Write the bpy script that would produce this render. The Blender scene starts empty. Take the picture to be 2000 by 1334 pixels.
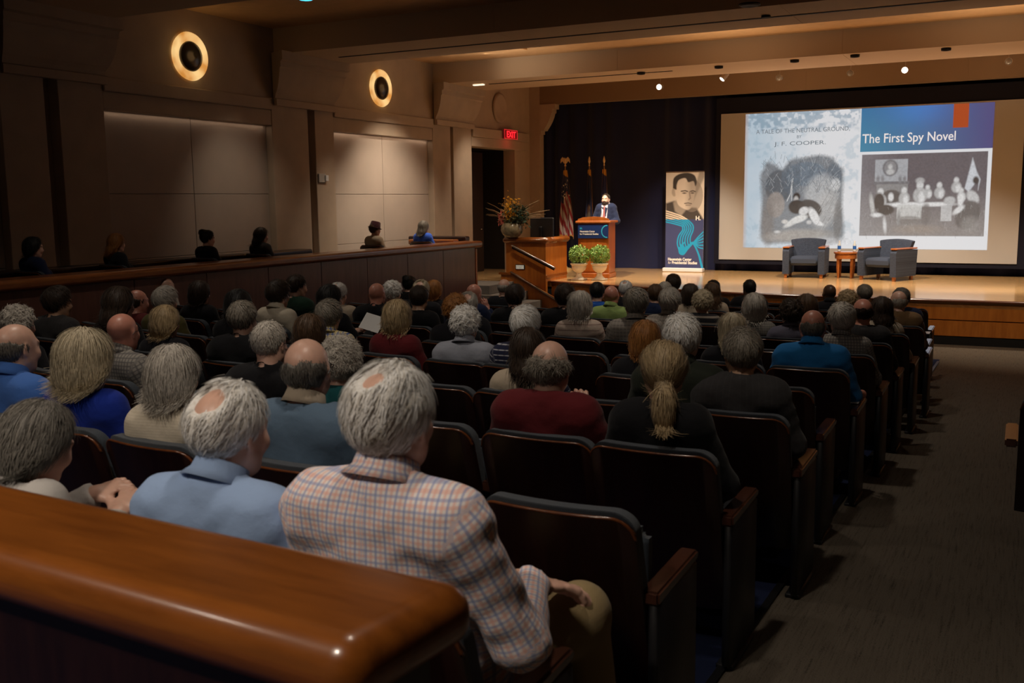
import bpy, math, random
import numpy as np
from mathutils import Matrix, Vector, Euler
rng = np.random.default_rng(7)
random.seed(7)
SC = bpy.context.scene
COL = SC.collection

# ------------------------------------------------------------------ camera
FPX, CX, CY, CAMZ = 1944.0, 1000.0, 667.0, 2.36
def _rot():
    y = np.array([(2000 - CX) / FPX, -(382 - CY) / FPX, -1.]); y /= np.linalg.norm(y)
    x = -np.array([(-2724 - CX) / FPX, -(435 - CY) / FPX, -1.])
    x -= y * (x @ y); x /= np.linalg.norm(x)
    return np.stack([x, y, np.cross(x, y)])
RC = _rot()
CAM = np.array([0, 0, CAMZ])
cd = bpy.data.cameras.new('camera'); cam = bpy.data.objects.new('camera', cd); COL.objects.link(cam)
cd.sensor_width = 36.0; cd.lens = FPX * 36.0 / 2000.0; cd.clip_start = 0.05; cd.clip_end = 200
cam.matrix_world = Matrix.Translation(CAM.tolist()) @ Matrix(RC.tolist()).to_4x4()
cd.dof.use_dof = True; cd.dof.focus_distance = 9.0; cd.dof.aperture_fstop = 5.6
SC.camera = cam
def ray(px, py): return RC @ np.array([(px - CX) / FPX, -(py - CY) / FPX, -1.])
def atz(px, py, z): d = ray(px, py); return CAM + d * (z - CAMZ) / d[2]
def aty(px, py, Y): d = ray(px, py); return CAM + d * Y / d[1]
def atx(px, py, X): d = ray(px, py); return CAM + d * X / d[0]

# ------------------------------------------------------------------ world, exposure
W = bpy.data.worlds.new('world'); SC.world = W; W.use_nodes = True
W.node_tree.nodes['Background'].inputs[0].default_value = (0.02, 0.018, 0.016, 1)
W.node_tree.nodes['Background'].inputs[1].default_value = 0.2
SC.view_settings.view_transform = 'Standard'; SC.view_settings.look = 'None'
SC.view_settings.exposure = 0.0; SC.view_settings.gamma = 1.0; SC.view_settings.use_curve_mapping = False
SC.cycles.max_bounces = 6; SC.cycles.diffuse_bounces = 3; SC.cycles.glossy_bounces = 3
SC.cycles.transmission_bounces = 4; SC.cycles.use_denoising = True; SC.cycles.sample_clamp_indirect = 3.0

# ------------------------------------------------------------------ lights of the room (ceiling spots, stage spots) and added fills
def light(name, kind, loc, energy, color, target=None, size=.2, spot=60, blend=.6, size_y=None):
    l = bpy.data.lights.new(name, kind); l.energy = energy; l.color = color
    if kind == 'AREA':
        l.size = size
        if size_y: l.shape = 'RECTANGLE'; l.size_y = size_y
    else: l.shadow_soft_size = size
    if kind == 'SPOT': l.spot_size = math.radians(spot); l.spot_blend = blend
    o = bpy.data.objects.new(name, l); COL.objects.link(o); o.location = loc
    if target is not None:
        o.rotation_euler = (Vector(target) - Vector(loc)).to_track_quat('-Z', 'Y').to_euler()
    return o
WARM = (1.0, .72, .46); WARM2 = (1.0, .82, .62)
# dimmed house downlights over the seats
for i, (x, y, e) in enumerate([(-1.7, -1.0, 330), (-4.0, -.6, 260), (-1.4, 2.6, 95), (-4.2, 3.8, 110), (-7.2, 7.0, 60), (-2.2, 7.6, 95), (-5.2, 9.6, 85), (1.6, 4.0, 14), (-1.6, 11.0, 75), (-8.0, 3.0, 30)]):
    light('house_spot', 'SPOT', (x, y, 5.0), e * (1.0 if i < 2 else 1.3), (1, .87, .72), (x - .2, y + 1.0, 0), .10, 100, .9)
# stage wash from the beam over the apron
for i, (x, y, tx, ty, e) in enumerate([(-8.0, 18.9, -7.9, 20.4, 130), (-5.5, 18.9, -5.9, 20.9, 120), (-3.2, 18.9, -3.3, 21.1, 150), (-1.2, 18.9, -1.2, 20.8, 130), (1.5, 18.9, 1.2, 20.5, 90), (-6.8, 18.9, -8.0, 19.3, 60), (-4.4, 18.9, -4.3, 18.6, 50), (-2.0, 18.9, -1.9, 18.5, 60), (.6, 18.9, .4, 18.5, 60)]):
    light('stage_spot', 'SPOT', (x, y, 4.7), e * 5.4, WARM2, (tx, ty, .72), .06, 72, .7)
light('lectern_spot', 'SPOT', (-6.2, 16.6, 4.68), 230, (1, .90, .80), (-8.15, 20.3, 2.1), .06, 20, .5)
light('flower_spot', 'SPOT', (-8.2, 16.6, 4.68), 150, WARM2, (-9.2, 18.7, 1.5), .06, 26, .6)
for y0, e in ((11.18, .6), (16.13, 1.1), (6.3, .1)):
    cs = light('cove_strip', 'AREA', (-10.945, y0, 3.612), e, (1, .72, .5), None, .02, size_y=3.2); cs.rotation_euler = (0, 0, 0)
light('gallery_spot', 'SPOT', (-9.3, 15.9, 4.6), 380, WARM2, (-10.7, 16.2, 1.7), .08, 84, 1)
light('gallery_spot', 'SPOT', (-9.2, 14.2, 4.7), 130, WARM2, (-10.3, 14.6, 1.7), .08, 60, 1)
light('gallery_spot', 'SPOT', (-9.6, 11.6, 4.6), 60, WARM2, (-10.8, 12.2, 1.4), .08, 70, 1)
light('gallery_spot', 'SPOT', (-9.6, 18.9, 4.6), 130, WARM2, (-10.8, 19.6, 1.9), .08, 70, 1)
light('front_spot', 'SPOT', (-.2, 14.0, 4.7), 330, WARM2, (.2, 17.3, .1), .08, 66, 1)
light('urn_spot', 'SPOT', (-6.8, 15.2, 4.7), 190, WARM2, (-7.9, 19.0, 1.1), .08, 22, .7)  # fill added from the audience side to brighten the urns
light('front_spot', 'SPOT', (-4.5, 14.0, 4.7), 90, WARM2, (-4.8, 17.6, .5), .08, 66, 1)
light('banner_fill', 'SPOT', (-5.5, 17.95, 4.68), 520, WARM2, (-6.85, 22, 1.8), .06, 34, .7)  # added fill that brightens the banner, not a fixture of the hall
light('beam_bounce_fill', 'SPOT', (-4.5, 16.2, 3.9), 55, WARM, (-4.5, 16.3, 5), .3, 160, 1)  # added spots without fixtures, standing in for stage light bouncing up at the beams
light('beam_bounce_fill', 'SPOT', (-.5, 16.2, 3.9), 55, WARM, (-.5, 16.3, 5), .3, 160, 1)
light('beam_bounce_fill', 'SPOT', (-4.5, 20.8, 3.6), 42, WARM, (-4.5, 20.8, 5), .3, 165, 1)
light('beam_bounce_fill', 'SPOT', (-.5, 20.8, 3.6), 42, WARM, (-.5, 20.8, 5), .3, 165, 1)
light('beam_bounce_fill', 'SPOT', (-8.5, 16.5, 3.9), 45, WARM2, (-8.5, 16.5, 5), .3, 160, 1)

# ------------------------------------------------------------------ mesh helpers
class MB:
    """collects boxes, prisms, lathes and tubes; build() links them as ONE mesh object"""
    def __init__(s): s.v = []; s.f = []
    def add(s, vs, fs):
        n = len(s.v); s.v += [tuple(map(float, v)) for v in vs]; s.f += [tuple(n + i for i in f) for f in fs]; return s
    def box(s, x0, x1, y0, y1, z0, z1, b=0.0):
        if b <= 0:
            vs = [(x, y, z) for x in (x0, x1) for y in (y0, y1) for z in (z0, z1)]
            return s.add(vs, [(0, 1, 3, 2), (4, 6, 7, 5), (0, 4, 5, 1), (2, 3, 7, 6), (0, 2, 6, 4), (1, 5, 7, 3)])
        b = min(b, (x1 - x0) * .49, (y1 - y0) * .49, (z1 - z0) * .49)
        vs = []
        for sx, X in ((1, x0), (-1, x1)):
            for sy, Y in ((1, y0), (-1, y1)):
                for sz, Z in ((1, z0), (-1, z1)):
                    vs += [(X + sx * b, Y + sy * b, Z), (X + sx * b, Y, Z + sz * b), (X, Y + sy * b, Z + sz * b)]
        import itertools
        def vi(i, j, k, a): return ((i * 2 + j) * 2 + k) * 3 + a
        fs = []
        for a, axis in ((0, 2), (1, 1), (2, 0)):
            for t in (0, 1):
                q = []
                for (p, r) in ((0, 0), (0, 1), (1, 1), (1, 0)):
                    ijk = {2: (p, r, t), 1: (p, t, r), 0: (t, p, r)}[axis]
                    q.append(vi(*ijk, a))
                fs.append(q)
        for p in (0, 1):
            for r in (0, 1):
                fs.append([vi(p, r, 0, 1), vi(p, r, 1, 1), vi(p, r, 1, 2), vi(p, r, 0, 2)])
                fs.append([vi(p, 0, r, 0), vi(p, 1, r, 0), vi(p, 1, r, 2), vi(p, 0, r, 2)])
                fs.append([vi(0, p, r, 0), vi(1, p, r, 0), vi(1, p, r, 1), vi(0, p, r, 1)])
        for i, j, k in itertools.product((0, 1), repeat=3): fs.append([vi(i, j, k, 0), vi(i, j, k, 1), vi(i, j, k, 2)])
        return s.add(vs, fs)
    def prism(s, poly, fn, t0, t1):
        """poly: 2d points; fn(a, b, t) -> 3d"""
        n = len(poly); vs = [fn(a, b, t0) for a, b in poly] + [fn(a, b, t1) for a, b in poly]
        fs = [tuple(range(n)), tuple(range(2 * n - 1, n - 1, -1))] + [(i, (i + 1) % n, n + (i + 1) % n, n + i) for i in range(n)]
        return s.add(vs, fs)
    def lathe(s, prof, c=(0, 0, 0), n=20, M=None):
        vs = []; fs = []
        for r, z in prof:
            for i in range(n):
                a = 2 * math.pi * i / n; p = Vector((r * math.cos(a), r * math.sin(a), z))
                if M is not None: p = M @ p
                vs.append((p.x + c[0], p.y + c[1], p.z + c[2]))
        m = len(prof)
        for j in range(m - 1):
            for i in range(n): fs.append((j * n + i, j * n + (i + 1) % n, (j + 1) * n + (i + 1) % n, (j + 1) * n + i))
        fs.append(tuple(range(n - 1, -1, -1))); fs.append(tuple((m - 1) * n + i for i in range(n)))
        return s.add(vs, fs)
    def tube(s, pts, r, n=8):
        pts = [Vector(p) for p in pts]; rs = r if isinstance(r, (list, tuple)) else [r] * len(pts)
        vs = []; fs = []; up = Vector((0, 0, 1))
        for i, p in enumerate(pts):
            d = (pts[min(i + 1, len(pts) - 1)] - pts[max(i - 1, 0)]).normalized()
            u = d.cross(up if abs(d.z) < .95 else Vector((1, 0, 0))).normalized(); w = u.cross(d)
            for k in range(n):
                a = 2 * math.pi * k / n; q = p + (u * math.cos(a) + w * math.sin(a)) * rs[i]; vs.append(tuple(q))
        for j in range(len(pts) - 1):
            for i in range(n): fs.append((j * n + i, j * n + (i + 1) % n, (j + 1) * n + (i + 1) % n, (j + 1) * n + i))
        fs.append(tuple(range(n - 1, -1, -1))); fs.append(tuple((len(pts) - 1) * n + i for i in range(n)))
        return s.add(vs, fs)
    def sweep(s, path, prof, closed_prof=True):
        """path: list of (x,y,z, nx,ny) with horizontal normal; prof: list of (offset along normal, dz)"""
        n = len(prof); vs = []; fs = []
        for (x, y, z, nx, ny) in path:
            for a, b in prof: vs.append((x + nx * a, y + ny * a, z + b))
        for j in range(len(path) - 1):
            for i in range(n if closed_prof else n - 1): fs.append((j * n + i, j * n + (i + 1) % n, (j + 1) * n + (i + 1) % n, (j + 1) * n + i))
        if closed_prof: fs.append(tuple(range(n))); fs.append(tuple((len(path) - 1) * n + i for i in range(n - 1, -1, -1)))
        return s.add(vs, fs)
    def mesh(s, name):
        me = bpy.data.meshes.new(name); me.from_pydata(s.v, [], s.f); me.update()
        import bmesh
        bm = bmesh.new(); bm.from_mesh(me); bmesh.ops.recalc_face_normals(bm, faces=bm.faces); bm.to_mesh(me); bm.free()
        return me
    def build(s, name, m, parent=None, smooth=False, loc=None, rot=None):
        return mk(name, s.mesh(name), m, parent, smooth, loc, rot)

def mk(name, me, m, parent=None, smooth=False, loc=None, rot=None):
    o = bpy.data.objects.new(name, me); COL.objects.link(o)
    if m is not None and len(me.materials) == 0: me.materials.append(m)
    elif m is not None and me.materials[0] is not m:
        o.material_slots[0].link = 'OBJECT'; o.material_slots[0].material = m
    if smooth:
        me.shade_smooth()
        if smooth != True: me.set_sharp_from_angle(angle=math.radians(smooth))
    if parent is not None: o.parent = parent
    if loc is not None: o.location = loc
    if rot is not None: o.rotation_euler = rot
    return o
def thing(name, label, cat, loc=(0, 0, 0), rz=0, group=None, scale=1):
    o = bpy.data.objects.new(name, None); COL.objects.link(o); o.empty_display_size = .1
    o.location = loc; o.rotation_euler = (0, 0, rz); o.scale = (scale,) * 3
    tag(o, label, cat, group); return o
def tag(o, label=None, cat=None, group=None, kind=None):
    if label: o['label'] = label
    if cat: o['category'] = cat
    if group: o['group'] = group
    if kind: o['kind'] = kind
    return o
def struct(o): o['kind'] = 'structure'; return o
def stuff(o): o['kind'] = 'stuff'; return o

# ------------------------------------------------------------------ materials
def lin(c): return tuple(((x / 255) / 12.92 if x / 255 < .04045 else (((x / 255) + .055) / 1.055) ** 2.4) for x in c)
def nodes(name):
    m = bpy.data.materials.new(name); m.use_nodes = True; nt = m.node_tree
    return m, nt, nt.nodes['Principled BSDF']
def N(nt, t, **k):
    n = nt.nodes.new(t)
    for a, b in k.items(): setattr(n, a, b)
    return n
_mc = {}
def mat(name, col, rough=.6, metal=0, bump=0, bscale=60, var=0, vscale=8, spec=.5, coat=0, sheen=0, emit=0, stretch=None):
    if name in _mc: return _mc[name]
    m, nt, b = nodes(name); L = nt.links.new
    b.inputs['Base Color'].default_value = (*col, 1); b.inputs['Roughness'].default_value = rough
    b.inputs['Metallic'].default_value = metal; b.inputs['Specular IOR Level'].default_value = spec
    b.inputs['Coat Weight'].default_value = coat; b.inputs['Coat Roughness'].default_value = .12
    b.inputs['Sheen Weight'].default_value = sheen
    tc = N(nt, 'ShaderNodeTexCoord'); src = tc.outputs['Object']
    if stretch:
        mp = N(nt, 'ShaderNodeMapping'); mp.inputs['Scale'].default_value = stretch; L(src, mp.inputs[0]); src = mp.outputs[0]
    if var > 0:
        n = N(nt, 'ShaderNodeTexNoise'); n.inputs['Scale'].default_value = vscale; n.inputs['Detail'].default_value = 4; L(src, n.inputs['Vector'])
        r = N(nt, 'ShaderNodeMapRange'); r.inputs[1].default_value = .3; r.inputs[2].default_value = .7
        r.inputs[3].default_value = 1 - var; r.inputs[4].default_value = 1 + var; L(n.outputs[0], r.inputs[0])
        mx = N(nt, 'ShaderNodeMix', data_type='RGBA', blend_type='MULTIPLY'); mx.inputs[0].default_value = 1
        mx.inputs[6].default_value = (*col, 1); L(r.outputs[0], mx.inputs[7]); L(mx.outputs[2], b.inputs['Base Color'])
    if bump > 0:
        n = N(nt, 'ShaderNodeTexNoise'); n.inputs['Scale'].default_value = bscale; n.inputs['Detail'].default_value = 3; L(src, n.inputs['Vector'])
        u = N(nt, 'ShaderNodeBump'); u.inputs['Strength'].default_value = bump; u.inputs['Distance'].default_value = .01
        L(n.outputs[0], u.inputs['Height']); L(u.outputs[0], b.inputs['Normal'])
    if emit > 0:
        b.inputs['Emission Color'].default_value = (*col, 1); b.inputs['Emission Strength'].default_value = emit
    _mc[name] = m; return m
def wood(name, c1, c2, rough=.3, scale=(1, 1, 1), coat=.3, s=3.0):
    m, nt, b = nodes(name); L = nt.links.new
    tc = N(nt, 'ShaderNodeTexCoord'); mp = N(nt, 'ShaderNodeMapping'); mp.inputs['Scale'].default_value = scale
    L(tc.outputs['Object'], mp.inputs[0])
    n = N(nt, 'ShaderNodeTexNoise'); n.inputs['Scale'].default_value = s; n.inputs['Detail'].default_value = 6; n.inputs['Roughness'].default_value = .65
    L(mp.outputs[0], n.inputs['Vector'])
    r = N(nt, 'ShaderNodeValToRGB'); r.color_ramp.elements[0].position = .3; r.color_ramp.elements[1].position = .72
    r.color_ramp.elements[0].color = (*c1, 1); r.color_ramp.elements[1].color = (*c2, 1)
    L(n.outputs[0], r.inputs[0]); L(r.outputs[0], b.inputs['Base Color'])
    b.inputs['Roughness'].default_value = rough; b.inputs['Coat Weight'].default_value = coat; b.inputs['Coat Roughness'].default_value = .15
    u = N(nt, 'ShaderNodeBump'); u.inputs['Strength'].default_value = .05; L(n.outputs[0], u.inputs['Height']); L(u.outputs[0], b.inputs['Normal'])
    _mc[name] = m; return m

M_plaster = mat('wall_plaster', (.47, .37, .28), .85, bump=.08, bscale=140, var=.06, vscale=3)
M_panel = mat('fabric_wall_panel', (.47, .39, .33), .95, bump=.25, bscale=420, var=.05, vscale=2)
M_ceil = mat('ceiling_plaster', (.66, .42, .22), .9, bump=.05, bscale=90, var=.05)
M_black = mat('black_metal', (.008, .008, .009), .45)
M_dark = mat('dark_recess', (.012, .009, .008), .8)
M_curtain = mat('navy_curtain_velvet', (.002, .005, .042), .9, sheen=.25, bump=.1, bscale=300)
M_rail = wood('polished_cherry_rail', (.16, .044, .006), (.31, .092, .013), .30, (1.2, 9, 9), .5, 2.2)
M_rail_y = wood('polished_cherry_rail_long', (.17, .05, .014), (.33, .11, .03), .3, (9, 1.2, 9), .5, 2.2)
M_orange = wood('orange_maple_veneer', (.36, .105, .012), (.55, .19, .028), .42, (5, 5, .7), .25, 2.5)
M_parapet = wood('brown_walnut_panel', (.10, .042, .030), (.16, .068, .048), .40, (5, 5, .7), .2, 2.5)
M_seatwood = wood('dark_mahogany_seat', (.010, .0025, .002), (.022, .006, .004), .36, (6, 1, 1), .25, 4)
M_band = wood('seat_edge_band', (.09, .025, .008), (.15, .045, .013), .25, (6, 1, 1), .5, 4)
M_armwood = wood('reddish_arm_wood', (.045, .015, .009), (.08, .028, .016), .26, (6, 1, 6), .5, 4)
M_fabric = mat('blue_grey_upholstery', (.030, .040, .056), .95, bump=.5, bscale=500, sheen=.2, var=.25, vscale=260)
M_lectern = wood('lectern_cherry', (.30, .075, .010), (.45, .13, .022), .33, (5, 5, .7), .35, 3)
M_steps = mat('grey_stair_carpet', (.16, .15, .14), .95, bump=.3, bscale=300)
M_white = mat('white_plastic', (.75, .75, .75), .4)
M_steel = mat('brushed_steel', (.55, .5, .47), .25, metal=1)
M_gold = mat('gilded_metal', (.80, .56, .24), .4, metal=.35)
M_blkgloss = mat('black_gloss_plastic', (.012, .012, .014), .2)

# ------------------------------------------------------------------ floor with its gentle rake
SLP = .043
def fz(y): return max(0.0, SLP * (15.4 - y)) if y < 15.4 else 0.0
def carpet_mat():
    m, nt, b = nodes('aisle_carpet'); L = nt.links.new
    tc = N(nt, 'ShaderNodeTexCoord'); mp = N(nt, 'ShaderNodeMapping'); mp.inputs['Scale'].default_value = (60, 2.5, 5); L(tc.outputs['Object'], mp.inputs[0])
    n = N(nt, 'ShaderNodeTexNoise'); n.inputs['Scale'].default_value = 1.6; n.inputs['Detail'].default_value = 3; L(mp.outputs[0], n.inputs['Vector'])
    n2 = N(nt, 'ShaderNodeTexNoise'); n2.inputs['Scale'].default_value = 170; L(tc.outputs['Object'], n2.inputs['Vector'])
    mx = N(nt, 'ShaderNodeMath', operation='ADD'); L(n.outputs[0], mx.inputs[0]); L(n2.outputs[0], mx.inputs[1])
    r = N(nt, 'ShaderNodeValToRGB'); r.color_ramp.elements[0].position = .6; r.color_ramp.elements[1].position = 1.35 / 1.4
    r.color_ramp.elements[0].color = (.038, .031, .024, 1); r.color_ramp.elements[1].color = (.125, .103, .080, 1)
    L(mx.outputs[0], r.inputs[0]); L(r.outputs[0], b.inputs['Base Color']); b.inputs['Roughness'].default_value = .97
    b.inputs['Specular IOR Level'].default_value = .1
    u = N(nt, 'ShaderNodeBump'); u.inputs['Strength'].default_value = .6; u.inputs['Distance'].default_value = .01; L(mx.outputs[0], u.inputs['Height']); L(u.outputs[0], b.inputs['Normal'])
    return m
M_carpet = carpet_mat()
M_seatfloor = mat('blue_seating_floor_carpet', (.014, .020, .055), .95, bump=.3, bscale=200, spec=.1)
XL, XR, YB, YS = -10.9, 5.2, -2.2, 17.3
f = MB()
ys = list(np.linspace(YB, 15.4, 12)) + [19.5]
def slab(f, x0, x1, dz):
    for a, b_ in zip(ys[:-1], ys[1:]):
        za, zb = fz(a) + dz, fz(b_) + dz
        f.add([(x0, a, za), (x1, a, za), (x1, b_, zb), (x0, b_, zb)], [(0, 1, 2, 3)])
slab(f, XL, XR, 0)
struct(f.build('floor', M_carpet))
f = MB()
for a, b_ in ((-1.2, 15.4), (15.4, 15.6)):
    za, zb = fz(a) + .006, fz(b_) + .006
    f.add([(-9.2, a, za), (-.97, a, za), (-.97, b_, zb), (-9.2, b_, zb)], [(0, 1, 2, 3)])
struct(f.build('floor_seating', M_seatfloor))
t = MB()
t.add([(-.99, -1.2, fz(-1.2) + .012), (-.955, -1.2, fz(-1.2) + .012), (-.955, 15.4, .012), (-.99, 15.4, .012)], [(0, 1, 2, 3)])
struct(t.build('trim_1', M_black))

# ------------------------------------------------------------------ walls, ceiling, beams
def wallbox(name, *a, m=M_plaster): return struct(MB().box(*a).build(name, m))
WX = XL
wl = MB()
wl.box(WX - .3, WX - .14, YB, 19.41, -.1, 5.3).box(WX - .3, WX - .14, 21.58, 22.4, -.1, 5.3).box(WX - .3, WX - .14, 19.41, 21.58, 3.57, 5.3)
wl.box(WX - .14, WX, YB, 19.41, 4.03, 5.3).box(WX - .14, WX, 21.58, 22.4, -.1, 5.3).box(WX - .14, WX, 19.41, 21.58, 3.57, 5.3)
wl.box(WX - .14, WX, YB, 19.41, -.1, 1.05)
wall_left = struct(wl.build('wall_left', M_plaster))
# pilasters: each a pair of flat strips with a deep slot between
PIL = [(8.65, 9.52), (12.84, 14.47), (17.79, 19.41)]
BAY = [(9.52, 12.84), (14.47, 17.79), (4.6, 8.0)]
p0 = [(8.0, 8.62, 8.82, 9.52), (12.84, 13.76, 13.94, 14.47), (17.79, 18.5, 18.62, 19.41)]
for a, b1, b2, c in p0:
    o = MB().box(WX - .14, WX + .04, a, b1, -.1, 4.05, .008).box(WX - .14, WX + .04, b2, c, -.1, 4.05, .008).build('pilaster', M_plaster, wall_left)
# lintel bands over each recessed bay, two-stepped
for a, b in BAY:
    MB().box(WX - .14, WX + .03, a, b, 3.62, 3.86, .008).box(WX - .14, WX + .07, a, b, 3.86, 4.04, .01).build('lintel', M_plaster, wall_left)
    w = (b - a) / 2
    for i in range(2):
        for (z0, z1) in ((1.05, 1.62), (1.62, 2.52), (2.52, 3.68)):
            MB().box(WX - .14, WX - .085, a + i * w + .004, a + (i + 1) * w - .004, z0 + .003, z1 - .003, .004).build('wall_panel', M_panel, wall_left)
MB().box(WX - .02, WX + .05, 19.41, 22.2, 3.57, 3.78, .008).box(WX - .02, WX + .09, 19.41, 22.2, 3.78, 3.98, .01).build('door_lintel', M_plaster, wall_left)
# corbels under the beams: stepped profile projecting from the wall, stepping along Y too
def corbel(y0, y1, name='corbel'):
    prof = [(0, 3.93), (.10, 3.93), (.10, 4.03), (.05, 4.05), (.07, 4.10)]
    for i in range(9):
        a = math.pi / 2 * i / 8; prof.append((.10 + .14 * math.sin(a) * (i / 8) ** .3, 4.14 + .36 * (1 - math.cos(a)) ** .8))
    prof += [(.27, 4.52), (.27, 4.60), (.33, 4.62), (.33, 4.76), (0, 4.76)]
    m = MB(); n = len(prof); vs = []
    for yy, sg in ((y0, -1), (y1, 1)):
        for r, z in prof: vs.append((WX + .04 + r, yy + sg * max(0, r - .02) * .45, z))
    fs = [tuple(range(n)), tuple(range(2 * n - 1, n - 1, -1))] + [(i, (i + 1) % n, n + (i + 1) % n, n + i) for i in range(n)]
    m.add(vs, fs); return m.build(name, M_plaster, wall_left)
corbel(8.05, 9.50); corbel(12.9, 14.42); corbel(17.85, 19.36)
# ceiling and beams
struct(MB().box(XL - 1.3, XR + .2, YB - .2, 24.6, 5.15, 5.3).build('ceiling', M_ceil))
M_beam = mat('beam_face_plaster', (.56, .42, .29), .9, bump=.05, bscale=90)
for i, (a, b, n) in enumerate(((8.0, 9.5, 'trim_2'), (13.0, 14.55, 'trim_3'), (17.9, 19.5, 'trim_4'))):
    bm_ = MB()
    segs = np.linspace(XL, XR, 5)
    for s0, s1 in zip(segs[:-1], segs[1:]): bm_.box(s0 + .004, s1 - .004, a, b, 4.75, 5.16)
    bm_.box(XL, XR, a + .004, b - .004, 4.754, 5.16)
    o = struct(bm_.build(n, M_beam))
# linear slot diffusers let into the beam soffits
for a, x0, x1 in ((13.78, -10.2, 4.8), (18.45, -9.9, -6.0)):
    tag(MB().box(x0, x1, a, a + .05, 4.742, 4.752).build('slot_diffuser', M_dark), 'long dark slot diffuser in the soffit of the ' + ('nearer' if a < 15 else 'farther') + ' ceiling beam', 'air vent')
# raised ceiling trays between the beams
for n, (y0, y1, x0, x1) in zip(('trim_5', 'trim_6', 'trim_7'), ((15.4, 17.0, -10.0, -8.3), (15.4, 17.4, -6.9, 2.2), (20.2, 21.2, -9.8, -8.1))):
    struct(MB().box(x0, x1, y0, y1, 5.11, 5.16, .01).build(n, M_ceil))
# proscenium wall: header and column
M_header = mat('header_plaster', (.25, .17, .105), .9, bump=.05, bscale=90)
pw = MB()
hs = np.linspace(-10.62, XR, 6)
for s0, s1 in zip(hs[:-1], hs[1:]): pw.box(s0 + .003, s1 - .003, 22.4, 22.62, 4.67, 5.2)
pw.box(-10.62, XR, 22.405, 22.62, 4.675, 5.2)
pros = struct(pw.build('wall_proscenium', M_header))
struct(MB().box(XL - .2, -10.62, 22.4, 22.62, 0, 5.2).build('wall_proscenium_left', M_plaster))
prof = [(-10.64, 3.97), (-10.58, 3.97), (-10.58, 4.05), (-10.5, 4.06)]
for i in range(7):
    a = math.pi / 2 * i / 6; prof.append((-10.5 + .20 * math.sin(a) * (i / 6) ** .5, 4.08 + .38 * (1 - math.cos(a)) ** .8))
prof += [(-10.27, 4.48), (-10.27, 4.56), (-10.2, 4.56), (-10.2, 4.68), (-10.64, 4.68)]
MB().prism(prof, lambda a, b, t: (a, t, b), 22.38, 22.62).build('corbel', M_plaster, pros)
# other walls (room shell behind and right of the camera)
wallbox('wall_right', XR, XR + .2, YB, 22.6, -.1, 5.3)
wallbox('wall_back', XL, XR, YB - .2, YB, -.1, 5.3)
wallbox('wall_stage_back', XL - 1, XR + .2, 24.4, 24.6, 0, 5.3, m=M_dark)
# dark side-door passage left of the stage
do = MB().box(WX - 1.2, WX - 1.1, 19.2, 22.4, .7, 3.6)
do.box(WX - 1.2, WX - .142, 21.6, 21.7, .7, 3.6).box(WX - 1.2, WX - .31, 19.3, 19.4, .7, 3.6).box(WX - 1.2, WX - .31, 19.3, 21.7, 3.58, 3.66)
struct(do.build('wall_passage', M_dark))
d1 = struct(MB().box(WX - .55, WX - .5, 19.45, 20.9, .72, 3.5, .01).build('door_1', mat('dark_brown_door', (.022, .011, .008), .5)))
MB().tube([(WX - .48, 20.75, 1.72), (WX - .43, 20.75, 1.72), (WX - .43, 20.63, 1.72)], .012).build('door_handle', M_steel, d1, True)

# ------------------------------------------------------------------ stage
lipx = [-8.63, -8.0, -7.2, -6.4, -5.6, -4.9, -4.2, -3.3, -2, -.5, 1, 2.4, 3.6, 5.2]
lipy = [18.72, 18.45, 18.16, 17.92, 17.66, 17.46, 17.36, 17.32, 17.3, 17.3, 17.32, 17.5, 17.85, 18.4]
def smooth_path(xs, ys, n=60):
    t = np.linspace(0, 1, len(xs)); T = np.linspace(0, 1, n)
    X = np.interp(T, t, xs); Y = np.interp(T, t, ys)
    for _ in range(6): Y[1:-1] = (Y[:-2] + Y[1:-1] * 2 + Y[2:]) / 4
    return list(zip(X, Y))
LIP = smooth_path(lipx, lipy)
def lippath(z):
    out = []
    for i, (x, y) in enumerate(LIP):
        a = LIP[max(i - 1, 0)]; b = LIP[min(i + 1, len(LIP) - 1)]; d = math.hypot(b[0] - a[0], b[1] - a[1])
        out.append((x, y, z, (b[1] - a[1]) / d, -(b[0] - a[0]) / d))
    return out
def stage_floor_mat():
    m, nt, b = nodes('stage_maple_boards'); L = nt.links.new
    tc = N(nt, 'ShaderNodeTexCoord'); mp = N(nt, 'ShaderNodeMapping'); L(tc.outputs['Object'], mp.inputs[0])
    br = N(nt, 'ShaderNodeTexBrick'); br.inputs['Scale'].default_value = 1; br.inputs['Brick Width'].default_value = 1.3; br.inputs['Row Height'].default_value = .075
    br.inputs['Mortar Size'].default_value = .0015; br.inputs['Color1'].default_value = (.66, .40, .17, 1); br.inputs['Color2'].default_value = (.78, .50, .23, 1); br.inputs['Mortar'].default_value = (.3, .16, .06, 1)
    L(mp.outputs[0], br.inputs['Vector'])
    mp2 = N(nt, 'ShaderNodeMapping'); mp2.inputs['Scale'].default_value = (1, 12, 1); L(tc.outputs['Object'], mp2.inputs[0])
    n = N(nt, 'ShaderNodeTexNoise'); n.inputs['Scale'].default_value = 3; n.inputs['Detail'].default_value = 5; L(mp2.outputs[0], n.inputs['Vector'])
    r = N(nt, 'ShaderNodeMapRange'); r.inputs[3].default_value = .72; r.inputs[4].default_value = 1.2; L(n.outputs[0], r.inputs[0])
    mx = N(nt, 'ShaderNodeMix', data_type='RGBA', blend_type='MULTIPLY'); mx.inputs[0].default_value = 1; L(br.outputs[0], mx.inputs[6]); L(r.outputs[0], mx.inputs[7])
    L(mx.outputs[2], b.inputs['Base Color']); b.inputs['Roughness'].default_value = .18; b.inputs['Coat Weight'].default_value = .5; b.inputs['Coat Roughness'].default_value = .12
    return m
M_stage = stage_floor_mat()
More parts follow.
